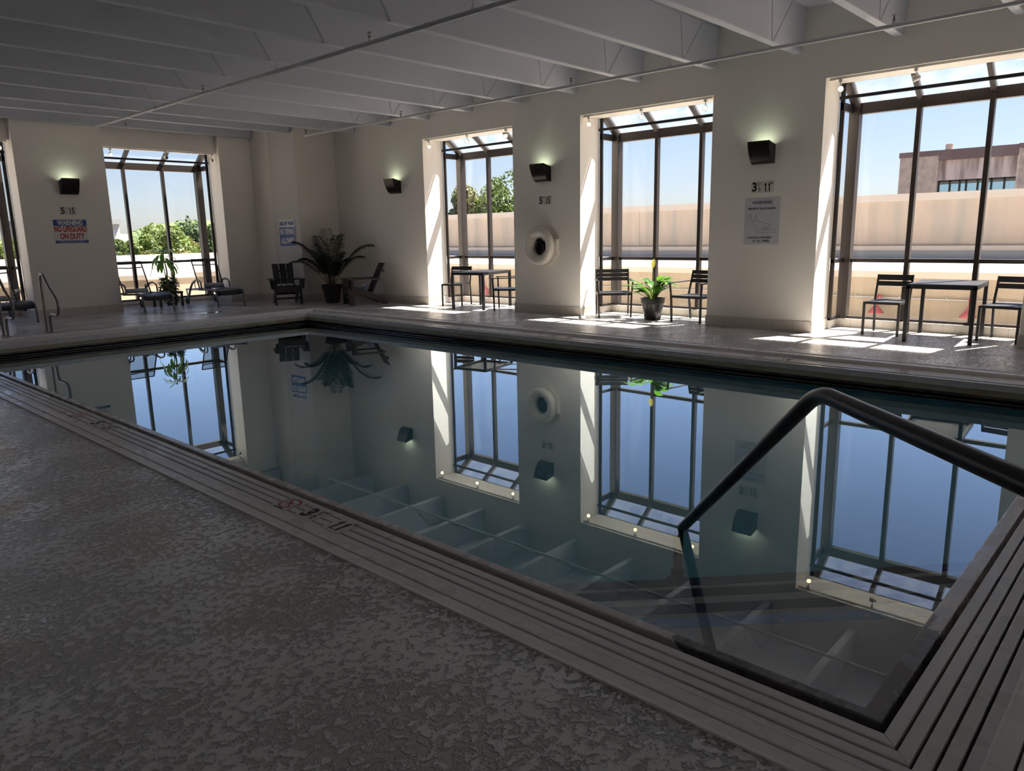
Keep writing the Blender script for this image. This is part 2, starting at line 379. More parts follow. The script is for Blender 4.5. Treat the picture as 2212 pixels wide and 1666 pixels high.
w = MB(); w.box(XL-.2, XL, YN, YB, -.02, ZS)
tag(w.build('wall_left', M_wall), 'off-white wall', kind='structure')
w = MB(); w.box(XL-.2, XB, YN-.2, YN, -.02, ZS)
tag(w.build('wall_near', M_wall), 'off-white wall', kind='structure')
# baseboards
BH, BT = .16, .014
bb = MB()
for i in range(0, len(edges), 2):
    a, b = edges[i], edges[i+1]; a2 = a-BT if i else a; b2 = b+BT if i < len(edges)-2 else b
    bb.box(XW-BT, XW+.002, a2, b2, 0, BH)
    if i < len(edges)-2: bb.box(XW, XB, b-.002, b+BT, 0, BH)
    if i: bb.box(XW, XB, a-BT, a+.002, 0, BH)
o = bb.build('baseboard_right', M_tile, bevel=.003); tag(o, 'beige tile baseboard', kind='structure')
bb = MB()
for i in range(0, len(ed), 2):
    a, b = ed[i], min(ed[i+1], 9.22); a2 = a-BT if i else a; b2 = b+BT if i < len(ed)-2 else b
    bb.box(a2, b2, YF-BT, YF+.002, 0, BH)
    if i < len(ed)-2: bb.box(b-.002, b+BT, YF, YB, 0, BH)
    if i: bb.box(a-BT, a+.002, YF, YB, 0, BH)
o = bb.build('baseboard_far', M_tile, bevel=.003); tag(o, 'beige tile baseboard', kind='structure')
bb = MB()
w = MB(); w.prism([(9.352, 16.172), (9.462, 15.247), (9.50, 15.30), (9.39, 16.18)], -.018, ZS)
o = w.build('wall_column', mat('column_grey', (.60, .575, .55), .7, bump=(220, .25, .002))); tag(o, 'greyer facet of the corner column', kind='structure')  # this facet is set greyer than the rest of the corner
cpts = [(9.22, 16.80), (9.35, 16.17), (9.462, 15.245), (XW, 15.25)]
for a, b in zip(cpts, cpts[1:]): bb.bar((a[0]-.004, a[1]-.004, BH/2), (b[0]+.004, b[1]-.004, BH/2), .022, BH)
o = bb.build('baseboard_corner', M_tile); tag(o, 'beige tile baseboard', kind='structure')

# ------------------------------------------------------------------ ceiling with tee stems
c = MB(); c.box(XL-.2, XB, YN-.2, YB, ZS, ZS+.12)
ceil = c.build('ceiling', M_ceil); tag(ceil, 'pale blue-grey painted concrete ceiling with deep joists', kind='structure')
M_strap = mat('joist_strap', (.42, .44, .50), .75)
stems = [3.14+1.2575*k for k in range(-5, 10)]+[15.42, 16.70]
for y in stems:
    x1 = 9.50 if abs(y-15.42) < .01 else (9.22 if y > 16 else XW-.003)
    j = MB(); hb, ht = .055, .10
    vs = [(x, y+s*hh, z) for x in (XL, x1) for s, hh, z in ((-1, hb, ZJ), (1, hb, ZJ), (1, ht, ZS+.001), (-1, ht, ZS+.001))]
    j.add(vs, [(0,1,2,3),(7,6,5,4),(0,4,5,1),(1,5,6,2),(2,6,7,3),(3,7,4,0)])
    jo = j.build('joist', M_ceil, ceil, bevel=.012)
    for xb_, xt_ in ((5.56, 5.20), (9.56, 9.42), (9.60, 10.0)):
        if xt_ > x1 or y > 15: continue
        f = lambda z: y-(hb+(ht-hb)*(z-ZJ)/(ZS-ZJ))-.002
        s = MB(); s.bar((xb_, f(ZJ+.01), ZJ+.01), (xt_, f(ZS-.03), ZS-.03), .022, .006, up=(0, 1, 0))
        if xb_ < 6: s.box(xb_-.03, xb_+.035, f(ZJ)-.02, f(ZJ)+.01, ZJ-.004, ZJ+.004)
        s.build('strap', M_strap, jo)

# ------------------------------------------------------------------ window bays
def bay(n, M, a, b, hidden_ext):
    """M maps local (u along wall, v outward from the wall face, z) to world. Opening a..b ; side at b is visible."""
    T = lambda u, v, z: M @ Vector((u, v, z))
    vg, ve = 1.02, .555            # glass plane, jamb end
    ze, zt = 3.05, 3.40
    a0 = a-hidden_ext; b0 = b-.035
    fr = MB()
    W_ = .075; D_ = .12
    def bx(u0, u1, v0, v1, z0, z1, mb=fr): mb.box(u0, u1, v0, v1, z0, z1, M)
    # sill curb
    cu = MB(); bx(a0-.1, b, .92, 1.12, -.25, .125, cu); bx(b-.02, b+.10, ve, 1.12, -.25, .125, cu); bx(a0-.14, a0-.02, ve, 1.12, -.25, .125, cu)
    curb = cu.build('window_curb', M_tile)
    root = bpy.data.objects.new('window_%d' % n, None); COL.objects.link(root); root['kind'] = 'structure'
    curb.parent = root
    # head and transom rails, posts, wall posts
    bx(a0, b, vg-.06, vg+.05, ze-.05, ze+.10); bx(a0, b, vg-.05, vg+.03, .125, .16)
    bx(b-.055, b-.005, ve, vg, ze-.03, ze+.08); bx(b-.055, b-.005, ve, vg, .125, .16)
    bx(a0-.005, a0+.05, ve, vg, ze-.03, ze+.08)
    bx(b-.06, b-.002, ve, ve+.035, .125, zt); bx(a0-.02, a0+.04, ve, ve+.035, .125, zt)
    bx(a0, b, ve-.0, ve+.05, zt-.02, zt+.09)
    bx(b-.14, b+.0, vg-.10, vg+.05, .125, ze+.08); bx(a0-.02, a0+.11, vg-.10, vg+.05, .125, ze+.08)
    frame = fr.build('window_frame', M_bronze, root, bevel=.006)
    ts = MB(); bx(a0, b-.1, vg-.045, vg+.03, .945, 1.0, ts); bx(b-.055, b-.005, ve, vg-.05, .945, 1.0, ts); ts.build('transom', M_bronze, root, bevel=.005)
    step = .845; us = [b-.05-step, b-.05-2*step]
    for u in us:
        mb = MB(); bx(u-.030, u+.030, vg-.065, vg+.03, .125, ze+.02, mb); mb.build('mullion', M_bronze, root, bevel=.006)
    al = math.atan2(zt-ze-.03, vg-ve-.02)
    for u in us+[b-.075, a0+.04]:
        mb = MB(); wd = .06 if u in us else .11
        mb.bar(T(u, vg+.0, ze+.06), T(u, ve+.0, zt+.04), wd, .10, up=M.to_3x3() @ Vector((0, 0, 1))); mb.build('rafter', M_bronze, root, bevel=.006)
    tb = MB(); bx(a-.005, b+.005, ve-.03, ve+.005, 3.165, 3.205, tb); tb.build('tie_bar', M_bar, root)
    # glass panes
    lim = [b-.05]+us+[a0+.03]
    for i in range(3):
        u1, u0 = lim[i], lim[i+1]
        for z0, z1 in ((.15, .95), (1.0, ze-.02)):
            g = MB(); g.add([T(u0, vg, z0), T(u1, vg, z0), T(u1, vg, z1), T(u0, vg, z1)], [(0, 1, 2, 3)]); g.build('pane', M_glass, root)
        g = MB(); g.add([T(u0, vg, ze+.07), T(u1, vg, ze+.07), T(u1, ve, zt+.05), T(u0, ve, zt+.05)], [(0, 1, 2, 3)]); g.build('skylight_pane', M_haze, root)
    for u in (b-.03, a0+.02):
        for z0, z1 in ((.15, .95), (1.0, ze)):
            g = MB(); g.add([T(u, ve+.02, z0), T(u, vg-.02, z0), T(u, vg-.02, z1), T(u, ve+.02, z1)], [(0, 1, 2, 3)]); g.build('side_pane', M_glass, root)
        g = MB(); g.add([T(u, ve+.02, ze), T(u, vg-.02, ze), T(u, ve+.02, zt)], [(0, 1, 2)]); g.build('side_pane', M_glass, root)
MR = Matrix(((0, 1, 0, XW), (1, 0, 0, 0), (0, 0, 1, 0), (0, 0, 0, 1)))
MF = Matrix(((1, 0, 0, 0), (0, 1, 0, YF), (0, 0, 1, 0), (0, 0, 0, 1)))
for i, (a, b) in enumerate(BAYS_R): bay(i+1, MR, a, b, .10)
for i, (a, b) in enumerate(BAYS_F): bay(i+5, MF, a, b, .12)

# track lights
M_lit = mat('lamp_lit', (1, .9, .7), .5, emit=((1, .72, .42), 4)); M_unlit = mat('lamp_unlit', (.08, .08, .085), .3)
def track(M, a, b, label, heads, where):
    t = MB(); t.box(a+.04, b-.03, .05, .085, ZH-.028, ZH+.001, M); t.box(b-.10, b-.03, .045, .09, ZH-.034, ZH, M)
    tag(t.build('light_track', M_white), label, 'light track', 'track rails above the window bays')
    for u, lit, dirv, lab in heads:
        p = M @ Vector((u, .068, ZH-.03)); h = thing('track_spotlight', lab, 'spotlight', p, 0, 'small track spotlights above the windows')
        s = MB(); s.box(-.022, .022, -.02, .02, -.035, .001); s.tube([(0, 0, -.03), (0, 0, -.085)], .007, 8); s.build('stem', M_white, h)
        d = Vector(dirv).normalized(); q = Matrix.Translation((0, 0, -.115)) @ d.to_track_quat('Z', 'Y').to_matrix().to_4x4()
        s = MB(); s.lathe([(.004, -.055), (.020, -.052), (.030, -.03), (.037, .0), (.040, .035), (.034, .036), (.030, .02)], 20, q); s.build('housing', M_white, h, smooth=50)
        s = MB(); s.lathe([(.0001, .024), (.031, .024)], 20, q); s.build('lens', M_lit if lit else M_unlit, h)
track(MR, 1.55, 4.0, 'white light track over the nearest window bay on the right wall',
      [(3.83, True, (-1, -.35, -.35), 'lit spotlight at the left end of the nearest right-hand bay'), (2.93, False, (-.3, .9, -.25), 'unlit spotlight turned sideways over the nearest right-hand bay')], 0)
track(MR, 5.62, 8.07, 'white light track over the middle window bay with the armchairs',
      [(7.93, True, (-1, -.5, -.45), 'lit spotlight at the left end of the middle right-hand bay'), (6.90, True, (-1, -.4, -.4), 'lit spotlight in the centre of the middle right-hand bay'), (5.78, True, (-1, -.4, -.4), 'lit spotlight at the right end of the middle right-hand bay')], 0)
track(MR, 9.62, 12.12, 'white light track over the farthest bay on the right wall',
      [(11.98, True, (-1, -.7, -.5), 'lit spotlight at the left end of the farthest right-hand bay'), (10.87, True, (-1, -.5, -.4), 'lit spotlight in the centre of the farthest right-hand bay'), (9.84, True, (-1, -.5, -.4), 'lit spotlight at the right end of the farthest right-hand bay')], 0)
MF2 = Matrix.Translation((0, .14, 0)) @ MF
track(MF2, 6.012, 8.46, 'white light track over the far-wall bay with two loungers',
      [(6.22, True, (-.1, -1, -.5), 'lit spotlight at the left end of the far-wall bay'), (7.35, False, (.3, -1, -.35), 'unlit spotlight in the middle of the far-wall bay'), (8.38, False, (.5, -.8, -.4), 'unlit spotlight at the right end of the far-wall bay')], 0)
track(MF2, 1.96, 4.41, 'white light track at the far-left bay cut by the picture edge',
      [(4.26, True, (-.5, -1, -.5), 'glowing spotlight in the far-left bay at the picture edge')], 0)

# ------------------------------------------------------------------ sprinkler pipes
def sprinkler_pipe(x, y0, y1, label, heads, hangers, coups, branch=None):
    z = 3.60; t = thing('sprinkler_pipe', label, 'pipe', (x, y1, z), 0, 'sprinkler pipes under the joists')
    s = MB(); s.tube([(0, y0-y1, 0), (0, 0, 0)], .024, 14); s.build('pipe', M_pipe, t, smooth=60)
    for y in coups: s = MB(); s.tube([(0, y-y1-.04, 0), (0, y-y1+.04, 0)], .030, 14); s.build('coupling', M_pipe, t, smooth=60)
    for y in hangers:
        s = MB(); s.tube([(.0, y-y1, .030), (.0, y-y1, .13)], .005, 6); s.tube([(math.sin(a)*.030, y-y1, .012+math.cos(a)*.036) for a in [i*2*math.pi/12 for i in range(12)]], .005, 6, closed=True)
        s.build('hanger', M_pipe, t)
    def head(px, py):
        s = MB(); s.tube([(px, py, .0), (px, py, .055)], .018, 10); s.build('fitting', M_pipe, t)
        s = MB(); s.tube([(px, py, .05), (px, py, .075)], .012, 8); s.tube([(px-.012, py, .07), (px-.014, py, .095), (px, py, .11)], .0035, 6)
        s.tube([(px+.012, py, .07), (px+.014, py, .095), (px, py, .11)], .0035, 6); s.lathe([(.0001, .112), (.024, .112), (.024, .116), (.0001, .116)], 12, Matrix.Translation((px, py, 0)))
        s.build('sprinkler_head', M_brass, t)
    for y in heads: head(0, y-y1)
    if branch: s = MB(); s.tube([(0, -.05, -.012), (branch, -.10, -.012)], .014, 10); s.build('branch', M_pipe, t, smooth=60); head(branch, -.10)
sprinkler_pipe(5.60, 0.5, 15.9, 'long painted sprinkler pipe crossing the middle of the ceiling', [7.30, 11.40], [5.62, 9.30, 13.1], [6.3, 10.6, 14.2], .53)
sprinkler_pipe(9.34, 0.5, 14.62, 'sprinkler pipe running close along the right wall', [2.86, 7.35, 11.35, 14.55], [1.95, 5.66, 9.36, 11.85], [5.2, 8.6])

# ------------------------------------------------------------------ wall lamps
M_lampbody = mat('bronze_lamp', (.030, .022, .020), .3, .6); M_lampglow = mat('lamp_glow', (1, 1, .9), .5, emit=((.86, 1, .72), 4.5))
def wall_lamp(M, label):
    t = thing('wall_lamp', label, 'wall lamp', M.translation, 0, 'dark wedge wall lamps'); t.matrix_world = M
    # local: u = x (along wall), outward = -y, z up; wedge with curved front
    prof = [(0, .10), (-.21, .145), (-.225, .135), (-.205, .05), (-.165, -.04), (-.115, -.12), (-.06, -.155), (0, -.155)]
    vs = []; hw = .155
    for sgn in (-1, 1):
        for yy, zz in prof: vs.append((sgn*hw, yy, zz))
    n = len(prof); fs = [tuple(range(n)), tuple(range(2*n-1, n-1, -1))]
    for i in range(n):
        j = (i+1) % n
        if i != 0: fs.append((j, i, n+i, n+j))
    s = MB(); s.add(vs, fs); s.box(-.155, .155, -.06, -.0, .07, .10); s.box(-.155, .155, -.222, -.19, .11, .142); s.build('housing', M_lampbody, t, smooth=40)
    s = MB(); s.box(-.12, .12, -.185, -.065, .096, .104); s.build('lens', M_lampglow, t)
    s = MB(); s.box(-.07, .07, -.012, .01, -.08, .08); s.build('back_plate', M_lampbody, t)
for y, lab in ((13.02, 'dark wedge wall lamp left of the farthest right-wall bay'), (8.87, 'dark bronze wall lamp above the ring buoy'), (4.80, 'dark wedge wall lamp above the drowning warning poster')):
    wall_lamp(Matrix.Translation((XW, y, 2.50)) @ Matrix.Rotation(-math.pi/2, 4, 'Z'), lab)
wall_lamp(Matrix.Translation((5.27, YF, 2.54)), 'dark wedge wall lamp on the far wall above the lifeguard sign')

# ------------------------------------------------------------------ signs
M_sw = mat('sign_white', (.72, .71, .68), .45); M_blue = mat('sign_blue', (.012, .05, .30), .4); M_red = mat('sign_red', (.42, .012, .02), .4)
M_lilac = mat('poster_grey', (.60, .59, .64), .5); M_line = mat('poster_ink', (.07, .07, .08), .6)
MWF = lambda x, z, y=YF: Matrix.Translation((x, y, z)) @ Matrix.Rotation(math.pi/2, 4, 'X')       # local x right, y up, z towards -Y
MWR = lambda y, z: Matrix.Translation((XW, y, z)) @ Matrix.Rotation(-math.pi/2, 4, 'Z') @ Matrix.Rotation(math.pi/2, 4, 'X')
def plate(mb, x0, x1, y0, y1, z0, z1): mb.box(x0, x1, y0, y1, z0, z1)
def T2(x, y, z=.0055): return Matrix.Translation((x, y, z))
t = thing('warning_sign', 'blue, white and red lifeguard warning sign on the far wall', 'sign'); t.matrix_world = MWF(5.22, 1.668)
s = MB(); plate(s, -.305, .305, -.235, .235, 0, .004); s.build('panel', M_sw, t)
s = MB(); plate(s, -.300, .300, .11, .230, .004, .005); plate(s, -.300, .300, -.228, -.172, .004, .005); s.build('blue_band', M_blue, t)
text('WARNING', .130, M_sw, parent=t, M=T2(0, .166), bold=.006, sx=.72)
text('NO LIFEGUARD', .150, M_red, parent=t, M=T2(0, .042), bold=.0065, sx=.56)
text('ON DUTY', .150, M_red, parent=t, M=T2(.01, -.100), bold=.0065, sx=.64)
text('CHILDREN UNDER THE AGE OF 14 SHOULD NOT', .026, M_sw, parent=t, M=T2(0, -.186), sx=.9)
text('USE POOL WITHOUT ADULT SUPERVISION', .024, M_sw, parent=t, M=T2(0, -.213), sx=.9)
# diving sign on slanted facet
dv = Vector((9.462-9.352, 15.247-16.172, 0)); mid = Vector((9.352, 16.172, 0))+dv*.50; ang = math.atan2(dv.y, dv.x)
t = thing('diving_sign', 'white and blue shallow water diving sign behind the adirondack chair', 'sign')
t.matrix_world = Matrix.Translation((mid.x-.006, mid.y-.003, 1.565)) @ Matrix.Rotation(ang, 4, 'Z') @ Matrix.Rotation(math.pi/2, 4, 'X')
s = MB(); plate(s, -.285, .285, -.305, .305, 0, .004); s.build('panel', M_sw, t)
s = MB(); plate(s, -.275, .275, -.29, .135, .004, .005); s.build('blue_band', M_blue, t)
text('SHALLOW  WATER', .115, M_blue, parent=t, M=T2(0, .215), bold=.005, sx=.50)
text('NO DIVING', .17, M_sw, parent=t, M=T2(0, .030), bold=.009, sx=.56)
text('ALLOWED', .17, M_sw, parent=t, M=T2(0, -.178), bold=.009, sx=.56)
# poster
t = thing('drowning_poster', 'pale grey drowning warning poster on the near right-wall pier', 'sign'); t.matrix_world = MWR(4.797, 1.553)
s = MB(); plate(s, -.262, .262, -.325, .325, 0, .004); s.build('panel', M_lilac, t, bevel=.001)
text('WARNING', .062, M_line, parent=t, M=T2(0, .262), bold=.0008)
text('PREVENT DROWNING', .042, M_line, parent=t, M=T2(0, .178), bold=.0004)
text('WATCH CHILDREN', .042, M_line, parent=t, M=T2(-.02, -.228), bold=.0004)
text('AT ALL TIMES', .042, M_line, parent=t, M=T2(0, -.278), bold=.0004)
s = MB()
def ln(pts, r=.0012): s.tube([(x, y, .005) for x, y in pts], r, 5)
ln([(-.24, -.06), (-.235, 0), (-.20, .02), (-.19, .045), (-.20, .075), (-.18, .10), (-.155, .085), (-.155, .055), (-.165, .035), (-.15, .02), (-.10, .03), (-.09, .095), (-.08, .10), (-.075, .03), (-.13, .0), (-.15, -.04)])
ln([(-.09, .02), (.13, -.05)]); ln([(-.14, -.01), (-.09, -.085)])
for q in range(3):
    ln([(-.11+q*.01+i*.0163, -.098-q*.03+(.006 if i % 2 else -.003)) for i in range(21)])
ln([(.03, -.06), (.035, -.085), (.05, -.115), (.09, -.115), (.105, -.085), (.115, -.05)]); ln([(.05, -.10), (.055, -.075), (.075, -.07), (.083, -.09), (.078, -.105)])
s.build('line_drawing', M_line, t)
# depth signs on walls
M_dt = mat('depth_tile', (.66, .62, .57), .4)
def ones(xs, h, wd, z, parent, dot=None, y0=0.):
    s = MB()
    for x in xs: s.prism([(x-wd/2, y0-h/2), (x+wd/2, y0-h/2), (x+wd/2, y0+h/2), (x-wd*.1, y0+h/2), (x-wd*1.15, y0+h*.30), (x-wd*1.15, y0+h*.17), (x-wd/2, y0+h*.24)], z, z+.0006)
    if dot is not None: s.prism([(dot-wd*.35, y0-h/2), (dot+wd*.35, y0-h/2), (dot+wd*.35, y0-h/2+wd*.8), (dot-wd*.35, y0-h/2+wd*.8)], z, z+.0006)
    s.build('numeral', M_text, parent)
def depth_tile(M, kind, label, plates=True, k=1.0, cat='depth marker'):
    t = thing('depth_marker', label, cat, (0, 0, 0), 0, 'pool depth markers'); t.matrix_world = M
    s = MB()
    if kind == '5': s.box(-.155*k, -.003*k, -.075*k, .075*k, 0, .003); s.box(.003*k, .145*k, -.075*k, .075*k, 0, .003)
    else: s.box(-.165*k, .0, -.078*k, .078*k, 0, .003); s.box(.004*k, .165*k, -.078*k, .078*k, 0, .003)
    s.build('tile', M_dt, t)
    z = .0036
    if kind == '5':
        text('5', .17*k, M_text, parent=t, M=T2(-.10*k, 0, z), bold=.005*k, sx=.95); text('FT', .042*k, M_text, parent=t, M=T2(-.028*k, .05*k, z))
        ones([.030*k], .115*k, .015*k, z, t, .048*k, -.002); text('5', .165*k, M_text, parent=t, M=T2(.085*k, 0, z), bold=.004*k, sx=.72); text('M', .036*k, M_text, parent=t, M=T2(.126*k, .05*k, z))
    else:
        text('3', .17*k, M_text, parent=t, M=T2(-.115*k, 0, z), bold=.006*k, sx=.9); text('1', .062*k, M_text, parent=t, M=T2(-.060*k, .042*k, z), bold=.001)
        s = MB(); s.bar((-.070*k, -.035*k, z), (-.030*k, .03*k, z), .004*k, .001); s.build('fraction_bar', M_text, t)
        text('2', .062*k, M_text, parent=t, M=T2(-.038*k, -.035*k, z), bold=.001); text('FT', .03*k, M_text, parent=t, M=T2(-.026*k, .056*k, z))
        ones([.050*k, .106*k], .118*k, .017*k, z, t, .074*k, -.002); text('M', .04*k, M_text, parent=t, M=T2(.140*k, .05*k, z), bold=.0004)
    return t
depth_tile(MWF(5.22, 2.066), '5', 'black five foot depth numerals above the lifeguard sign')
depth_tile(MWR(8.85, 2.02), '5', 'black five foot depth numerals between wall lamp and ring buoy')
depth_tile(MWR(4.81, 2.03), '3', 'three and a half foot depth numerals above the poster')
# tiles on grating
MGL = lambda y: Matrix.Translation((2.092, y, -.0395)) @ Matrix.Rotation(-math.pi/2, 4, 'Z')
MGR = lambda y: Matrix.Translation((8.40, y, -.0395)) @ Matrix.Rotation(math.pi/2, 4, 'Z')
def deck_marker(Mf, ya, yb, kind, l1, l2):
    a = .078
    for yy, part in ((ya, 0), (yb, 1)):
        t = thing('depth_marker', l1 if part == 0 else l2, 'depth marker', (0, 0, 0), 0, 'pool depth markers'); t.matrix_world = Mf(yy)
        s = MB(); s.box(-a, a, -a, a, -.004, .002); s.build('tile', M_dt, t); z = .0026
        if kind == '3' and part == 0:
            text('3', .15, M_text, parent=t, M=T2(-.032, -.005, z), bold=.006, sx=.9); text('1', .058, M_text, parent=t, M=T2(.024, .037, z)); text('2', .058, M_text, parent=t, M=T2(.045, -.033, z)); text('FT', .03, M_text, parent=t, M=T2(.055, .05, z))
            s = MB(); s.bar((.014, -.03, z), (.05, .025, z), .004, .001); s.build('fraction_bar', M_text, t)
        elif kind == '3': ones([-.028, .026], .108, .016, z, t, -.004, -.006); text('M', .034, M_text, parent=t, M=T2(.058, .05, z))
        elif part == 0: text('5', .15, M_text, parent=t, M=T2(-.02, -.005, z), bold=.006); text('FT', .036, M_text, parent=t, M=T2(.05, .05, z))
        else: ones([-.040], .105, .014, z, t, -.022, -.008); text('5', .15, M_text, parent=t, M=T2(.018, -.006, z), bold=.004, sx=.72); text('M', .034, M_text, parent=t, M=T2(.06, .05, z))
def no_dive(Mf, y, label, txt=True):
    t = thing('no_diving_marker', label, 'marker tile', (0, 0, 0), 0, 'round no diving markers'); t.matrix_world = Mf(y)
    s = MB(); s.box(-.078, .078, -.078, .078, -.004, .002); s.build('tile', M_dt, t)
    s = MB(); n = 28; z = .0026
    vs = []; fs = []
    for i in range(n):
        a = 2*math.pi*i/n
        for r_ in (.055, .067): vs.append((r_*math.cos(a), r_*math.sin(a)+.006, z))
    for i in range(n): j = (i+1) % n; fs.append((2*i, 2*i+1, 2*j+1, 2*j))
    s.add(vs, fs); s.bar((-.041, .047, z), (.041, -.035, z), .011, .0006); s.build('prohibition_ring', M_red, t)
    s = MB(); s.bar((-.03, -.005, z-.0003), (.0, .018, z-.0003), .012, .0004); s.bar((0, .018, z-.0003), (.028, .01, z-.0003), .009, .0004); s.bar((-.03, -.02, z-.0003), (.03, -.02, z-.0003), .003, .0004); s.build('diver_symbol', M_line, t)
    text('NO DIVING', .017, M_line, parent=t, M=T2(0, -.0695, z))
no_dive(MGL, 3.70, 'red ringed no diving tile on the near grating beside the 3 1/2 numerals')
deck_marker(MGL, 3.455, 3.19, '3', 'three and a half foot tile on the near grating', 'one point one metre tile on the near grating')
no_dive(MGL, 7.16, 'red ringed no diving tile farther along the near grating')
deck_marker(MGL, 6.68, 6.45, '5', 'five foot tile farther along the near grating', 'one point five metre tile farther along the near grating')
no_dive(MGR, 2.22, 'red ringed no diving tile on the opposite grating')
deck_marker(MGR, 3.46, 3.79, '3', 'three and a half foot tile on the opposite grating', 'one point one metre tile on the opposite grating')
deck_marker(MGR, 6.68, 6.95, '5', 'five foot tile on the opposite grating below the ring buoy', 'one point five metre tile on the opposite grating below the ring buoy')
# access panel
t = MB(); t.box(8.69, 9.03, YF-.006, YF+.01, .285, .655); t.build
ap = thing('access_panel', 'small square access hatch low on the far wall by the corner', 'access panel', (8.86, YF, .47))
s = MB(); s.box(-.175, .175, -.006, 0, -.19, .19); s.build('panel_frame', M_wall, ap, bevel=.002)
s = MB(); s.box(-.135, .135, -.010, -.006, -.15, .15); s.build('panel_door', M_wall, ap, bevel=.002)

# ------------------------------------------------------------------ ring buoy
M_buoy = mat('buoy_plastic', (.74, .69, .62), .4)
rb = thing('ring_buoy', 'off-white ring buoy with black rope on octagonal wall board', 'life ring'); rb.matrix_world = Matrix.Translation((-.002, 0, 0)) @ MWR(8.90, 1.22)
s = MB(); octo = [(.395*math.cos(R(22.5+45*i)), .395*math.sin(R(22.5+45*i))) for i in range(8)]
s.prism(octo, .0, .02); s.prism([(x*.96, y*.96) for x, y in octo], .02, .035); s.box(.33, .375, -.12, .12, .02, .10); s.box(-.375, -.33, -.12, .12, .02, .10); s.build('wall_board', M_buoy, rb, bevel=.004)
s = MB(); s.tube([(.25*math.cos(2*math.pi*i/48), .25*math.sin(2*math.pi*i/48), .115) for i in range(48)], .102, 20, closed=True, flat=.8); s.build('ring', M_buoy, rb, smooth=60)
for a in (45, 135, 225, 315):
    ca, sa = math.cos(R(a)), math.sin(R(a)); s = MB()
    for da in (-.055, .055):
        s.tube([((.25+.104*math.cos(q))*math.cos(R(a)+da), (.25+.104*math.cos(q))*math.sin(R(a)+da), .115+.084*math.sin(q)) for q in [math.pi*i/10 for i in range(11)]], .004, 6)
    s.build('strap_seam', M_buoy, rb)
s = MB()
for k in range(7):
    s.tube([(.10*math.cos(q)+.01*math.sin(k*2.1), -.03+.10*math.sin(q)*(.8+.05*k) , .045+.008*k+.006*math.sin(3*q+k)) for q in [2*math.pi*i/24 for i in range(24)]], .008, 6, closed=True)
s.build('rope_coil', M_text, rb, smooth=60)
s = MB(); s.prism([(-.13, -.13), (.13, -.13), (.13, .13), (-.13, .13)], .035, .037); s.build('recess_plate', M_pot, rb)

# ------------------------------------------------------------------ furniture
def chair_legs(t, W, D, H, back_h, mt):
    for sx in (-1, 1):
        s = MB(); s.box(sx*W/2-.014, sx*W/2+.014, -D/2-.014, -D/2+.014, 0, H); s.build('leg', mt, t)
        s = MB(); s.bar((sx*W/2, D/2+.02, 0), (sx*W/2, D/2-.02, H), .026, .026, up=(0, 1, 0)); s.bar((sx*W/2, D/2-.02, H-.01), (sx*W/2, D/2+.01, H+.12), .026, .024, up=(0, 1, 0)); s.bar((sx*W/2, D/2+.01, H+.11), (sx*W/2, D/2+.07, back_h), .026, .022, up=(0, 1, 0)); s.build('leg', mt, t)
def side_chair(label, group='slatted metal chairs by the windows'):
    t = thing('side_chair', label, 'chair', (0, 0, 0), 0, group); W, D, H = .44, .46, .45; mt = M_black
    chair_legs(t, W, D, H, .79, mt)
    s = MB()
    for k in range(8):
        y = -D/2-.012+k*.0605; s.box(-W/2+.012, W/2-.012, y, y+.054, H-.012-.010*math.sin(k/7*math.pi), H+.006-.012*math.sin(k/7*math.pi))
    s.build('seat', M_seat, t)
    s = MB(); s.box(-W/2-.012, W/2+.012, -D/2-.014, -D/2+.012, H-.03, H-.002); s.box(-W/2-.01, -W/2+.014, -D/2, D/2, H-.03, H-.002); s.box(W/2-.014, W/2+.01, -D/2, D/2, H-.03, H-.002); s.box(-W/2, W/2, D/2-.03, D/2-.005, H-.03, H-.002); s.build('seat_frame', mt, t)
    s = MB()
    for z0, z1 in ((.635, .70), (.712, .79)):
        y0, y1 = D/2+.01+.06*(z0-.56)/.23, D/2+.01+.06*(z1-.56)/.23
        s.bar((-W/2-.006, (y0+y1)/2, (z0+z1)/2), (W/2+.006, (y0+y1)/2, (z0+z1)/2), .018, z1-z0, up=(0, .26, 1))
    s.build('backrest', mt, t)
    return t
M_seat = mat('charcoal_seat', (.035, .037, .045), .42, .1)
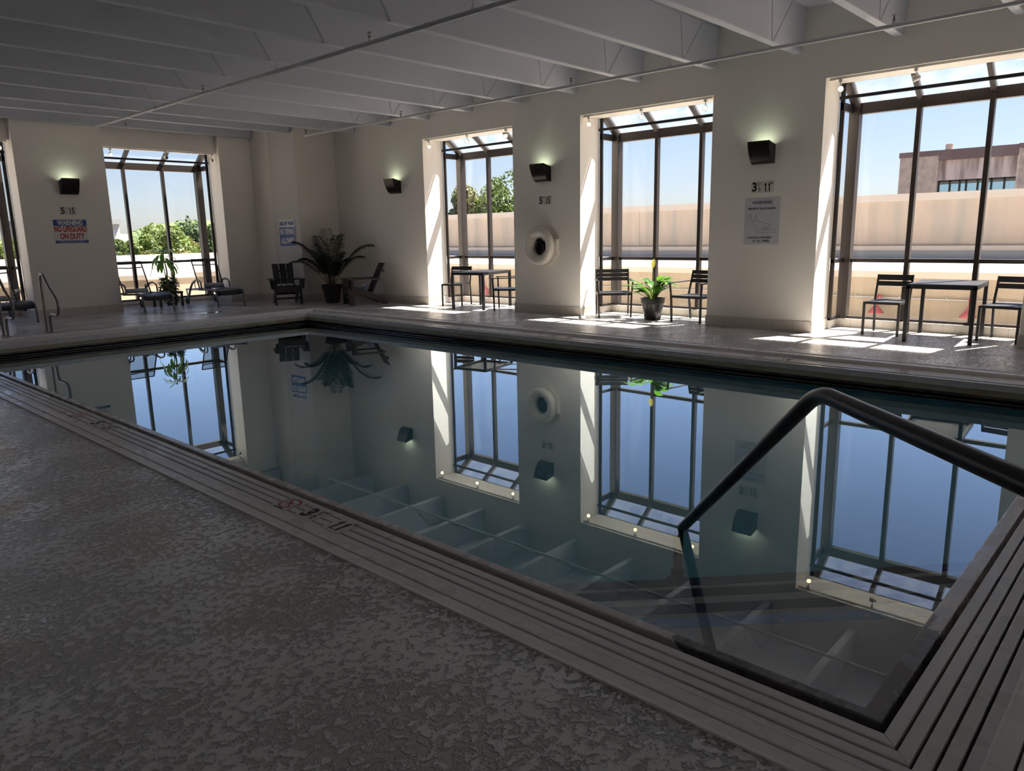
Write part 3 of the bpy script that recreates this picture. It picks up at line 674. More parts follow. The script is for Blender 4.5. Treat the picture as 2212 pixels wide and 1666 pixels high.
def arm_chair(label, group='slatted metal chairs by the windows'):
    t = thing('armchair', label, 'armchair', (0, 0, 0), 0, group); W, D, H = .56, .50, .42; mt = M_black
    for sx in (-1, 1):
        s = MB(); s.bar((sx*(W/2-.01), -D/2, 0), (sx*W/2, -D/2-.01, H), .028, .028, up=(0, 1, 0)); s.bar((sx*W/2, -D/2-.01, H-.01), (sx*(W/2+.02), -D/2-.02, .615), .024, .026, up=(0, 1, 0)); s.build('leg', mt, t)
        s = MB(); s.bar((sx*W/2, D/2+.05, 0), (sx*W/2, D/2-.02, H), .026, .026, up=(0, 1, 0)); s.bar((sx*W/2, D/2-.02, H-.01), (sx*W/2, D/2+.10, .80), .026, .024, up=(0, 1, 0)); s.build('leg', mt, t)
        s = MB(); s.bar((sx*(W/2+.025), -D/2-.06, .622), (sx*(W/2+.01), D/2+.06, .632), .052, .016); s.build('armrest', mt, t, bevel=.004)
    s = MB()
    for k in range(7):
        y = -D/2-.015+k*.072; s.box(-W/2+.014, W/2-.014, y, y+.064, H-.012-.012*math.sin(k/6*math.pi), H+.006-.014*math.sin(k/6*math.pi))
    s.build('seat', M_seat, t)
    s = MB(); s.box(-W/2, W/2, -D/2-.02, -D/2+.006, H-.034, H-.004); s.box(-W/2, W/2, D/2-.04, D/2-.01, H-.034, H-.004)
    for sx in (-1, 1): s.box(sx*W/2-.014, sx*W/2+.014, -D/2, D/2, H-.032, H-.004)
    s.build('seat_frame', mt, t)
    s = MB()
    for z0, z1 in ((.60, .663), (.669, .731), (.737, .80)):
        f = lambda z: D/2-.02+.12*(z-.41)/.39
        s.bar((-W/2, (f(z0)+f(z1))/2, (z0+z1)/2), (W/2, (f(z0)+f(z1))/2, (z0+z1)/2), .016, z1-z0, up=(0, .3, 1))
    s.build('backrest', mt, t)
    return t
def table(label):
    t = thing('cafe_table', label, 'table', (0, 0, 0), 0, 'square black metal tables by the windows'); W, D, H = .77, 1.02, .728
    s = MB()
    s.box(-D/2, D/2, -W/2, W/2, H-.018, H); s.build('tabletop', mat('table_black', (.022, .022, .028), .5, spec=.25), t, bevel=.003)
    s = MB(); s.box(-D/2, D/2, -W/2, -W/2+.03, H-.055, H-.017); s.box(-D/2, D/2, W/2-.03, W/2, H-.055, H-.017); s.box(-D/2, -D/2+.03, -W/2+.03, W/2-.03, H-.055, H-.017); s.box(D/2-.03, D/2, -W/2+.03, W/2-.03, H-.055, H-.017); s.build('apron', M_black, t)
    for sx in (-1, 1):
        for sy in (-1, 1):
            s = MB(); cx, cyy = sx*(D/2-.022), sy*(W/2-.022); s.box(cx-.022, cx+.022, cyy-.022, cyy+.022, 0, H-.018); s.build('leg', M_black, t)
    return t
ta = table('black metal table in the nearest right-hand bay'); ta.location = (10.88, 2.43, 0); ta.rotation_euler.z = R(4)
dup(ta, (10.72, 10.74, 0), R(11), 'black metal table in the farthest right-hand bay')
ch = side_chair('black metal side chair left of the nearest table'); ch.location = (10.97, 3.17, 0); ch.rotation_euler.z = R(-90)
dup(ch, (11.08, 1.80, 0), R(-99), 'black metal side chair right of the nearest table at the picture edge')
dup(ch, (10.80, 11.57, 0), R(-68), 'black metal side chair behind the farthest table')
ac = arm_chair('black slatted armchair left of the potted peace lily'); ac.location = (10.77, 7.55, 0); ac.rotation_euler.z = R(-50)
dup(ac, (10.87, 6.03, 0), R(-95), 'black slatted armchair right of the potted peace lily')
dup(ac, (10.66, 9.93, 0), R(-146), 'black armchair half hidden by the pier beside the farthest table')

# adirondack chairs
M_adir = mat('black_board', (.022, .018, .018), .5, bump=(90, .2, .001)); M_adir2 = mat('dark_brown_board', (.055, .036, .028), .55, bump=(60, .3, .001), var=(30, (.035, .024, .02), .4, .6))
def adirondack(label, mt):
    t = thing('adirondack_chair', label, 'adirondack chair', (0, 0, 0), 0, 'adirondack chairs in the corner')
    for sx in (-1, 1):
        s = MB(); s.box(sx*.275-.018, sx*.275+.018, -.41, -.29, 0, .54); s.build('leg', mt, t, bevel=.004)
        s = MB(); s.prism([(-.39, .30), (-.39, .40), (-.20, .385), (.10, .26), (.32, .16), (.46, .02), (.46, 0), (.34, 0), (.05, .14)], -.015, .015, Matrix.Translation((sx*.24, 0, 0)) @ Matrix(((0, 0, 1, 0), (1, 0, 0, 0), (0, 1, 0, 0), (0, 0, 0, 1)))); s.build('stringer', mt, t, bevel=.003)
        s = MB(); s.prism([(-.07, -.42), (.07, -.44), (.075, -.2), (.055, .30), (-.04, .34), (-.06, 0)] if sx > 0 else [(-.07, -.44), (.07, -.42), (.06, 0), (.04, .34), (-.055, .30), (-.075, -.2)], .54, .562, Matrix.Translation((sx*.305, 0, 0))); s.build('armrest', mt, t, bevel=.004)
        s = MB(); s.prism([(0, .54), (.085, .54), (.06, .36), (0, .34)], -.012, .012, Matrix(((sx, 0, 0, sx*.293), (0, 0, 1, -.35), (0, 1, 0, 0), (0, 0, 0, 1)))); s.build('arm_bracket', mt, t)
    s = MB()
    for k in range(6):
        u = k/5.; y = -.36+u*.44; z = .40-u*.135; s.bar((-.255, y, z), (.255, y, z), .076, .02, up=(0, .3, 1))
    s.box(-.255, .255, -.405, -.385, .27, .405); s.build('seat', mt, t, bevel=.003)
    for k in (-1, 0, 1):
        s = MB(); s.bar((k*.150, .10, .20), (k*.158, .43, .88), .142, .02, up=(0, 1, -.48)); s.build('back_slat', mt, t, bevel=.003)
    s = MB(); s.box(-.30, .30, .245, .285, .51, .545); s.bar((-.22, .40, .72), (.22, .40, .72), .03, .05, up=(0, .5, 1)); s.build('back_rail', mt, t)
    s = MB(); s.box(-.262, .262, -.36, -.33, .12, .165); s.build('stretcher', mt, t)
    return t
a1 = adirondack('black adirondack chair facing the pool under the diving sign', M_adir); a1.location = (8.98, 15.24, 0); a1.rotation_euler.z = R(-24)
a2 = adirondack('dark brown adirondack chair seen from the side right of the palm', M_adir2); a2.location = (9.89, 13.56, 0); a2.rotation_euler.z = R(-112)

# towels
def striped(name, c1, c2, w, axis=0):
    m = mat(name, c1, .95, bump=(300, .4, .003)); nt = m.node_tree; b = nt.nodes['Principled BSDF']; tc = nt.nodes.new('ShaderNodeTexCoord')
    sx = nt.nodes.new('ShaderNodeSeparateXYZ'); nt.links.new(tc.outputs['Object'], sx.inputs[0])
    mo = nt.nodes.new('ShaderNodeMath'); mo.operation = 'PINGPONG'; mo.inputs[1].default_value = w; nt.links.new(sx.outputs[axis], mo.inputs[0])
    lt = nt.nodes.new('ShaderNodeMath'); lt.operation = 'LESS_THAN'; lt.inputs[1].default_value = w*.5; nt.links.new(mo.outputs[0], lt.inputs[0])
    mx = nt.nodes.new('ShaderNodeMix'); mx.data_type = 'RGBA'; mx.inputs[6].default_value = (*c1, 1); mx.inputs[7].default_value = (*c2, 1)
    nt.links.new(lt.outputs[0], mx.inputs[0]); nt.links.new(mx.outputs[2], b.inputs['Base Color']); return m
M_tow = striped('towel_stripes', (.74, .74, .74), (.17, .22, .33), .034)
def towel_roll(label, loc, rz, L_=.34, r0=.06, m=M_tow):
    s = MB(); n = 60; turns = 3.2; pts = []
    for i in range(n+1):
        a = i/n*turns*2*math.pi; r_ = .012+(r0-.012)*i/n; pts.append((r_*math.cos(a), r_*math.sin(a)))
    vs = []; fs = []
    for x in (-L_/2, L_/2):
        for yy, zz in pts: vs.append((x, yy, zz+r0))
    for i in range(n): fs.append((i, i+1, n+1+i+1, n+1+i))
    s.add(vs, fs)
    s.tube([(-L_/2+.004, 0, r0), (L_/2-.004, 0, r0)], r0*.9, 20)
    o = s.build('rolled_towel', m, None, smooth=60); sol = o.modifiers.new('s', 'SOLIDIFY'); sol.thickness = .006
    o.location = loc; o.rotation_euler = (0, 0, rz); tag(o, label, 'towel', 'rolled towels on the chairs and loungers'); return o
towel_roll('rolled blue and white striped towel on the brown adirondack seat', (9.89+.02, 13.56+.0, .305), R(-112), .30, .062)
s = MB(); s.box(-.21, .21, -.13, .13, 0, .045); o = s.build('folded_towel', striped('towel_wide', (.60, .66, .68), (.22, .32, .36), .07), None, bevel=.018)
o.location = (8.93, 15.12, .385); o.rotation_euler = (-.28, 0, R(-24)); tag(o, 'folded grey and white striped towel on the black adirondack seat', 'towel')

# ------------------------------------------------------------------ loungers
M_fr = mat('lounger_frame', (.20, .20, .21), .35, .6); M_mesh = mat('lounger_mesh', (.018, .019, .028), .4)
def sling_mat():
    m = bpy.data.materials.new('see_through_mesh'); m.use_nodes = True; nt = m.node_tree; nt.nodes.clear()
    out = nt.nodes.new('ShaderNodeOutputMaterial'); mx = nt.nodes.new('ShaderNodeMixShader'); mx.inputs[0].default_value = .55
    tr = nt.nodes.new('ShaderNodeBsdfTransparent'); d = nt.nodes.new('ShaderNodeBsdfDiffuse'); d.inputs[0].default_value = (.04, .04, .05, 1)
    nt.links.new(tr.outputs[0], mx.inputs[1]); nt.links.new(d.outputs[0], mx.inputs[2]); nt.links.new(mx.outputs[0], out.inputs[0]); return m
M_sling = sling_mat()
def lounger(label):
    t = thing('pool_lounger', label, 'lounger', (0, 0, 0), 0, 'mesh pool loungers at the far windows'); W = .30
    # origin = middle between the two foot-end feet ; head towards +y
    hy, hz = .98, .36
    # seat sling (curves down at foot)
    prof = [(.035, .27), (.05, .33), (.10, .365), (.20, .385), (.45, .375), (.70, .36), (hy, hz+.005)]
    s = MB(); vs = []; fs = []
    for yy, zz in prof:
        for i in range(7): u = i/6*2-1; vs.append((u*(W-.01), yy, zz-.018*(1-u*u)))
    for j in range(len(prof)-1):
        for i in range(6): fs.append((j*7+i, j*7+i+1, (j+1)*7+i+1, (j+1)*7+i))
    s.add(vs, fs); o_ = s.build('seat_sling', M_mesh, t, smooth=80); sd = o_.modifiers.new('s', 'SOLIDIFY'); sd.thickness = .012
    for sx in (-1, 1):
        s = MB(); s.tube([(sx*W, yy, zz) for yy, zz in [(.0, 0), (.01, .12), (.03, .25), (.06, .33), (.12, .365), (.22, .385), (.5, .372), (.75, .36), (hy, hz), (1.35, .345), (1.72, .335)]], .016, 10, flat=1.3); s.build('side_rail', M_fr, t, smooth=60)
        s = MB(); s.tube([(sx*(W+.025), yy, zz) for yy, zz in [(1.55, .08), (1.50, .22), (1.40, .36), (1.27, .48), (1.10, .555), (.95, .575), (.82, .545), (.775, .51), (.765, .44), (.76, .36)]], .017, 10, flat=1.5); s.build('armrest', M_fr, t, smooth=60)
    th = R(63); L_ = .74; by, bz = hy+L_*math.cos(th), hz+L_*math.sin(th)
    s = MB()
    for sx in (-1, 1): s.tube([(sx*(W-.02), hy, hz), (sx*(W-.02), by, bz)], .014, 8)
    s.tube([(-W+.02, by, bz), (W-.02, by, bz)], .012, 8); s.tube([(-W+.02, by-.06, bz-.12), (0, by-.055, bz-.135), (W-.02, by-.06, bz-.12)], .011, 8); s.build('back_frame', M_black, t)
    s = MB(); s.add([(-W+.03, hy, hz), (W-.03, hy, hz), (W-.03, by, bz), (-W+.03, by, bz)], [(0, 1, 2, 3)]); s.build('back_sling', M_sling, t)
    s = MB()
    for sx in (-1, 1): s.tube([(sx*(W-.02), hy+.22*math.cos(th), hz+.22*math.sin(th)), (sx*(W-.02), hy+.26, hz+.16), (sx*(W-.02), hy+.24, hz)], .009, 6)
    s.build('back_support', M_black, t)
    for xw, yy, zz in ((W, .30, .335), (W, hy, hz-.02), (W+.02, 1.62, .08), (W, 1.72, .335)): s = MB(); s.tube([(-xw, yy, zz), (xw, yy, zz)], .012, 8); s.build('cross_tube', M_fr, t)
    for sx in (-1, 1):
        s = MB(); q = Matrix.Translation((sx*(W+.03), 1.62, .08)) @ Matrix.Rotation(math.pi/2, 4, 'Y'); s.lathe([(.001, -.02), (.03, -.022), (.035, -.014), (.06, -.014), (.066, -.022), (.08, -.018), (.08, .018), (.066, .022), (.06, .014), (.035, .014), (.03, .022), (.001, .02)], 24, q); s.build('wheel', M_pot, t, smooth=40)
        s = MB(); s.tube([(sx*W, 1.62, .08), (sx*W, 1.70, .335)], .013, 8); s.build('rear_leg', M_fr, t)
    return t
l2 = lounger('dark mesh lounger right of the tall plant with striped towel'); l2.location = (7.88, 15.66, 0); l2.rotation_euler.z = R(-3)
dup(l2, (6.37, 15.76, 0), R(2), 'dark mesh lounger left of the tall plant behind the pier')
dup(l2, (3.90, 15.93, 0), R(2), 'dark mesh lounger in the far-left bay behind the grab rails')
towel_roll('rolled striped towel on the lounger right of the tall plant', (7.95, 16.57, .385), R(-4), .42, .055, striped('towel_thin', (.62, .64, .68), (.12, .15, .24), .016))
towel_roll('crumpled blue-grey towel on the lounger left of the tall plant', (6.30, 16.66, .375), R(4), .44, .048, mat('towel_bluegrey', (.30, .36, .42), .95, var=(7, (.52, .57, .62), .45, .55), bump=(30, .8, .01)))
towel_roll('plain grey rolled towel on the far-left lounger', (3.86, 16.82, .375), R(2), .42, .055, mat('towel_grey', (.42, .41, .40), .95, bump=(60, .5, .005)))

# ------------------------------------------------------------------ plants
def leaf_blade(mb, p0, d, length, width, droop, upv=(0, 0, 1), n=7, fold=.15, M=None, tipw=.0):
    """blade from p0 along d bending down; d Vector"""
    p = Vector(p0); d = Vector(d).normalized(); side = d.cross(Vector(upv))
    if side.length < .05: side = Vector((1, 0, 0))
    side.normalize(); vs = []; fs = []; st = length/n
    for i in range(n+1):
        u = i/n; wv = width*(math.sin(math.pi*min(1, u*.92+.06))**.75)*(1 if i < n else .05)
        nn = side.cross(d).normalized()
        vs += [p-side*wv/2+nn*fold*wv, p, p+side*wv/2+nn*fold*wv]
        d = (d+Vector((0, 0, -droop/n))).normalized(); p = p+d*st
    for i in range(n):
        a = i*3; fs += [(a, a+1, a+4, a+3), (a+1, a+2, a+5, a+4)]
    mb.add(vs, fs, M)
def leafmat(name, c1, c2, rough=.35, trans=.3):
    m = mat(name, c1, rough, var=(5, c2, .4, .6)); nt = m.node_tree; b = nt.nodes['Principled BSDF']; out = [n for n in nt.nodes if n.type == 'OUTPUT_MATERIAL'][0]
    t = nt.nodes.new('ShaderNodeBsdfTranslucent'); t.inputs[0].default_value = (c1[0]*1.6, c1[1]*1.5, c1[2]*.8, 1); mx = nt.nodes.new('ShaderNodeMixShader'); mx.inputs[0].default_value = trans
    nt.links.new(b.outputs[0], mx.inputs[1]); nt.links.new(t.outputs[0], mx.inputs[2]); nt.links.new(mx.outputs[0], out.inputs[0]); return m
def pot(t, r0, r1, h, m=M_pot):
    s = MB(); s.lathe([(.001, 0), (r0-.012, 0), (r0, .012), (r0+(r1-r0)*.78, h*.78), (r1, h*.80), (r1+.004, h), (r1+.012, h), (r1+.012, h+.012), (r1-.012, h+.012), (r1-.02, h*.88)], 36); s.build('pot', m, t, smooth=35)
    s = MB(); s.lathe([(.001, h*.90), (r1-.018, h*.89)], 24); s.build('soil', M_soil, t)
rng = random.Random(3)
# palm
M_palm = leafmat('palm_leaf', (.020, .055, .022), (.012, .035, .016), .4, .15); M_stemp = mat('palm_stem', (.10, .07, .03), .5)
pl = thing('potted_palm', 'dark green areca palm in a black pot between the two adirondack chairs', 'potted palm', (9.70, 14.50, 0)); pot(pl, .155, .225, .40)
def frond(az, el, L_, droop, wl, curl=0, name='frond'):
    p = Vector((math.cos(az)*.03, math.sin(az)*.03, .36)); d = Vector((math.cos(az)*math.cos(el), math.sin(az)*math.cos(el), math.sin(el)))
    pts = [p.copy()]; ds = [d.copy()]; n = 26; st = L_/n
    for i in range(n):
        k = max(0, (i/n-.22))*droop*6.5/n
        d = (d+Vector((0, 0, -k))+Vector((-math.sin(az), math.cos(az), 0))*curl/n).normalized(); p = p+d*st; pts.append(p.copy()); ds.append(d.copy())
    s = MB(); s.tube(pts, [.009*(1-.75*i/n) for i in range(n+1)], 6)
    st_ = s.build('stalk', M_stemp, pl, smooth=60)
    s = MB()
    for i in range(8, n+1):
        u = (i-8)/(n-8); ll = wl*(.35+.65*math.sin(math.pi*min(1, .15+u*.8)))
        for sg in (-1, 1):
            for q in (0, .5):
                pp = pts[i].lerp(pts[min(n, i+1)], q); dd = ds[i]; sd = dd.cross(Vector((0, 0, 1)))
                if sd.length < .1: sd = Vector((1, 0, 0))
                sd.normalize(); v = (dd*.75+sd*sg*1.0+Vector((0, 0, -.10+rng.uniform(-.08, .08)))).normalized()
                leaf_blade(s, pp, v, ll*rng.uniform(1.0, 1.25), .031, .8, upv=dd*rng.uniform(.6, 1)+Vector((0, 0, rng.uniform(0, .6))), n=4)
    s.build('leaflets', M_palm, st_)
VR = math.atan2(-.73, .68)  # screen-right direction
for az, el, L_, dr, wl in ((VR, 60, 1.38, .75, .20), (VR+math.pi, 66, 1.32, .72, .20), (VR+math.pi-.3, 58, 1.10, .95, .16), (VR+.2, 60, 1.05, .85, .16), (VR+math.pi+.2, 52, 1.15, .9, .12),
                       (VR+2.0, 82, 1.28, .40, .26), (VR+1.2, 80, 1.15, .5, .24), (VR-1.6, 72, .9, .8, .18), (VR+math.pi+.9, 78, 1.0, .6, .2), (VR-.5, 74, .85, .7, .16), (VR+2.4, 74, 1.2, .45, .24), (VR+.9, 78, 1.2, .45, .22), (VR-2.2, 70, 1.0, .7, .20), (VR-1.0, 66, .8, .8, .18), (VR+math.pi-.9, 75, .85, .8, .17), (VR+1.6, 86, 1.05, .3, .22), (VR+.6, 70, .8, .9, .16)):
    frond(az, R(el), L_, dr, wl)
# peace lily
M_lily = leafmat('lily_leaf', (.07, .19, .025), (.04, .125, .022), .3, .35); M_lstem = mat('lily_stem', (.20, .26, .07), .5); M_spathe = leafmat('spathe', (.42, .40, .14), (.30, .34, .10), .5, .4)
ly = thing('peace_lily', 'bright green broad-leaved plant in a black pot between two armchairs', 'potted plant', (10.74, 6.74, 0)); pot(ly, .135, .195, .345)
def broad(root, m, ms, az, el, ls, ll, lw, droop, base=(0, 0, .31)):
    d = Vector((math.cos(az)*math.cos(el), math.sin(az)*math.cos(el), math.sin(el))); b = Vector(base)+Vector((math.cos(az), math.sin(az), 0))*.03
    pts = [b+d*ls*i/5+Vector((math.cos(az), math.sin(az), 0))*ls*.25*(i/5)**2 for i in range(6)]
    s = MB(); s.tube(pts, .006, 6); so = s.build('leaf_stem', ms, root, smooth=60)
    s = MB(); dd = (pts[-1]-pts[-2]).normalized(); leaf_blade(s, pts[-1], (dd+Vector((math.cos(az), math.sin(az), 0))*.6).normalized(), ll, lw, droop, n=9, fold=.12); s.build('leaf', m, so, smooth=70)
for i in range(46):
    az = VR+rng.uniform(0, 2*math.pi); e = rng.uniform(58, 86)
    broad(ly, M_lily, M_lstem, az, R(e+3), rng.uniform(.10, .36), rng.uniform(.18, .27), rng.uniform(.11, .15), rng.uniform(.5, 1.2))
broad(ly, M_lily, M_lstem, VR+math.pi, R(52), .30, .24, .09, .6); broad(ly, M_lily, M_lstem, VR+math.pi-.2, R(38), .24, .22, .09, 1.3); broad(ly, M_lily, M_lstem, VR+.1, R(62), .28, .24, .11, 1.4)
s = MB(); s.tube([(0, 0, .31), (.005, -.01, .60), (-.01, 0, .86)], .004, 6); so = s.build('flower_stalk', M_lstem, ly)
s = MB(); leaf_blade(s, (-.01, 0, .85), (.05, -.1, 1), .15, .075, .1, upv=(.68, .73, 0), n=8, fold=.25); s.build('spathe', M_spathe, so, smooth=70)
# tall dracaena with ivy on dark stand
stand = thing('plant_stand', 'low dark side table under the tall plant between the loungers', 'side table', (7.12, 17.12, 0))
s = MB(); s.box(-.27, .27, -.20, .20, .285, .33); s.build('tabletop', M_pot, stand, bevel=.004)
for sx in (-1, 1):
    for sy in (-1, 1): s = MB(); s.box(sx*.24-.022, sx*.24+.022, sy*.17-.022, sy*.17+.022, 0, .286); s.build('leg', M_pot, stand)
M_drac = leafmat('dracaena_leaf', (.06, .15, .03), (.04, .10, .025), .3, .35); M_ivy = leafmat('ivy_leaf', (.045, .11, .03), (.025, .07, .02), .4, .25)
dr = thing('tall_houseplant', 'tall drooping houseplant with ivy on the dark side table at the far window', 'potted plant', (7.13, 17.10, .33))
s = MB(); s.lathe([(.001, 0), (.10, 0), (.13, .20), (.14, .21), (.12, .21), (.11, .18), (.001, .18)], 28); s.build('pot', mat('beige_pot', (.32, .24, .18), .6), dr, smooth=40)
s = MB(); s.tube([(0, 0, .15), (.02, 0, .45), (-.01, .01, .72), (-.02, 0, .93)], [.022, .017, .014, .010], 8); s.tube([(0, 0, .15), (-.03, .01, .5), (-.05, 0, .66)], [.014, .011, .008], 8); s.build('trunk', M_lstem, dr, smooth=60)
for i in range(9):
    az = i*2.4; broad(dr, M_drac, M_lstem, az, R(30+i*5), .05, rng.uniform(.20, .28), .065, 1.2, base=(-.02, 0, .86))
broad(dr, M_drac, M_lstem, VR+2.9, R(85), .03, .26, .055, .05, base=(-.03, 0, .88))
for i in range(13):
    az = i*2.4+.5; broad(dr, M_drac, M_lstem, az, R(5), .07, rng.uniform(.26, .36), .085, 2.6, base=(-.02, 0, .56+.022*i))
s = MB()
for i in range(420):
    a = rng.uniform(0, 6.283); z = rng.uniform(-.28, .32); r_ = .17*math.sqrt(max(.1, 1-((z-.1)/.40)**2))*rng.uniform(.6, 1.15); p = Vector((r_*math.cos(a)+.02, r_*math.sin(a)*.9-.06*(z < 0), z))
    if z < -.02 and math.sin(a) > -.2: continue
    leaf_blade(s, p, (math.cos(a)+rng.uniform(-.5, .5), math.sin(a)+rng.uniform(-.5, .5), rng.uniform(-.8, .4)), rng.uniform(.06, .09), .06, .6, n=3)
o_ = s.build('ivy', M_ivy, dr); 
bt = thing('small_bottle', 'tiny dark bottle on the side table left of the tall plant', 'bottle', (6.93, 17.02, .33)); s = MB(); s.lathe([(.001, 0), (.022, 0), (.022, .06), (.010, .075), (.010, .10), (.013, .10), (.013, .115), (.001, .115)], 14); s.build('bottle_body', M_pot, bt, smooth=40)

# ------------------------------------------------------------------ rails
def arc(p, q, r_, s_, n=8):
    """round corner at q between p->q->s_ with radius-ish distance r_"""
    p, q, s_ = Vector(p), Vector(q), Vector(s_); a = q+(p-q).normalized()*r_; b = q+(s_-q).normalized()*r_
    return [((1-t)**2)*a+2*t*(1-t)*q+t*t*b for t in [i/n for i in range(n+1)]]
hr = thing('stair_handrail', 'dark bronze handrail over the corner steps in the foreground', 'handrail', (3.72, 2.128, -1.08))
O = Vector((3.72, 2.128, -1.08)); A = Vector((2.51, .918, .905)); B = Vector((1.60, .008, .92)); Wp = Vector((3.655, 2.063, -.24)); Bt = Vector((3.72, 2.128, -1.08)); K = Vector((3.715, 2.123, -.30))
path = [B]+arc(B, A, .10, K, 10)+arc(A, K, .05, Bt, 6)+[Bt]
C0 = Vector((1.45, -.142, .92)); C1 = Vector((1.45, -.142, 0))
path = [C1]+arc(C1, C0, .10, B, 8)+path
s = MB(); s.tube([p-O for p in path], .0285, 20); s.build('rail', M_rail, hr, smooth=60)
s = MB(); s.tube([(0, 0, 0), (0, 0, .13)], .040, 20); s.tube([(0, 0, 0), (0, 0, .012)], .060, 20); s.build('socket', M_rail, hr, smooth=50)
s = MB(); s.tube([tuple(C1-O), tuple(C1-O+Vector((0, 0, .012)))], .06, 20); s.build('deck_flange', M_rail, hr, smooth=50)
def grab(label, x):
    t = thing('grab_rail', label, 'grab rail', (x, 14.14, 0), 0, 'curved steel grab rails at the far pool edge')
    P = [(0, 0), (0, .30), (0, .60), (0, .82), (0, .88), (-.04, .93), (-.10, .955), (-.17, .94), (-.22, .89), (-.40, .74), (-.60, .63), (-.69, .57), (-.73, .50), (-.72, .40), (-.68, .335), (-.60, .305), (-.45, .31), (-.34, .31), (-.27, .29), (-.235, .24), (-.23, .15), (-.23, 0)]
    s = MB(); s.tube([(0, y, z) for y, z in P], .021, 14); s.build('rail', M_steel, t, smooth=70)
    for yy in (0, -.23): s = MB(); s.tube([(0, yy, 0), (0, yy, .012)], .05, 16); s.build('flange', M_steel, t, smooth=50)
    return t
g1 = grab('curved steel grab rail beside the far-wall pier', 3.84); dup(g1, (3.22, 14.14, 0), 0, 'curved steel grab rail at the left picture edge')

# ------------------------------------------------------------------ exterior
def ext(name, mb, m, label=None, parent=None, **k):
    o = mb.build(name, m, parent, **k)
    if parent is None: tag(o, label, kind='structure')
    return o
for nm, bxs, m_, lab in (
    ('parapet_wall', ((17.5, 17.8, -30, 22.42, -.9, .40),), M_conc, 'low beige parapet outside the right-hand windows'), ('parapet_wall', ((-30, 17.8, 22.42, 22.72, -.9, .40),), M_conc, 'low beige parapet outside the far windows'),
    ('parapet_cap', ((17.46, 17.85, -30, 22.38, .36, .50),), M_cap, 'pale metal cap of the right-hand parapet'), ('parapet_cap', ((-30, 17.85, 22.38, 22.76, .36, .50),), M_cap, 'pale metal cap of the far parapet'),
    ('lower_roof', ((11.6, 17.5, -30, 22.42, -.95, -.70),), mat('gravel_roof', (.50, .45, .40), .9, bump=(40, .6, .02)), 'gravel strip below the windows'), ('lower_roof', ((-30, 11.6, 17.9, 22.42, -.95, -.70),), MATS['gravel_roof'], 'gravel strip below the far windows'),
    ('flat_roof', ((17.85, 26, -30, 46, .30, .46),), M_roof, 'white flat roof beyond the parapet'), ('flat_roof', ((-30, 17.85, 22.76, 46, .30, .46),), MATS['roof_membrane'], 'pale flat roof beyond the far parapet'),
    ('roof_flashing', ((25.85, 26.0, -30, 34, .46, .74),), mat('grey_flashing', (.30, .30, .31), .6), 'dark grey flashing at the edge of the flat roof'), ('roof_edge', ((-30, 30, 46, 46.3, .30, .66),), M_cap, 'low pale edge of the far flat roof'),
    ('roof_curb', ((25.80, 25.86, -30, 34, .70, .84),), M_cap, 'pale strip above the dark flashing')):
    s = MB()
    for q in bxs: s.box(*q)
    ext(nm, s, m_, lab)
def stained(name, c, c2):
    m = mat(name, c, .9, bump=(25, .4, .01)); nt = m.node_tree; b = nt.nodes['Principled BSDF']; g = nt.nodes.new('ShaderNodeNewGeometry')
    mp = nt.nodes.new('ShaderNodeMapping'); mp.inputs['Scale'].default_value = (1.6, 1.6, .22); nt.links.new(g.outputs['Position'], mp.inputs[0])
    n = nt.nodes.new('ShaderNodeTexNoise'); n.inputs['Scale'].default_value = 1.2; n.inputs['Detail'].default_value = 5; nt.links.new(mp.outputs[0], n.inputs['Vector'])
    r_ = nt.nodes.new('ShaderNodeMapRange'); r_.inputs[1].default_value = .45; r_.inputs[2].default_value = .72; nt.links.new(n.outputs[0], r_.inputs[0])
    mx = nt.nodes.new('ShaderNodeMix'); mx.data_type = 'RGBA'; mx.inputs[6].default_value = (*c, 1); mx.inputs[7].default_value = (*c2, 1)
    nt.links.new(r_.outputs[0], mx.inputs[0]); nt.links.new(mx.outputs[2], b.inputs['Base Color']); return m
M_tall = stained('stained_stucco', (.48, .38, .30), (.36, .32, .27))
s = MB(); s.box(26, 26.4, -30, 34, -.5, 2.25)
for y in range(-28, 34, 5): s.box(25.985, 26.0, y, y+.04, .84, 2.2)
ext('roof_wall', s, M_tall, 'tall beige stucco wall beyond the flat roof')
s = MB(); s.box(25.93, 26.46, -30, 34, 2.21, 2.43); ext('roof_wall_cap', s, M_cap, 'pale metal cap of the tall wall')
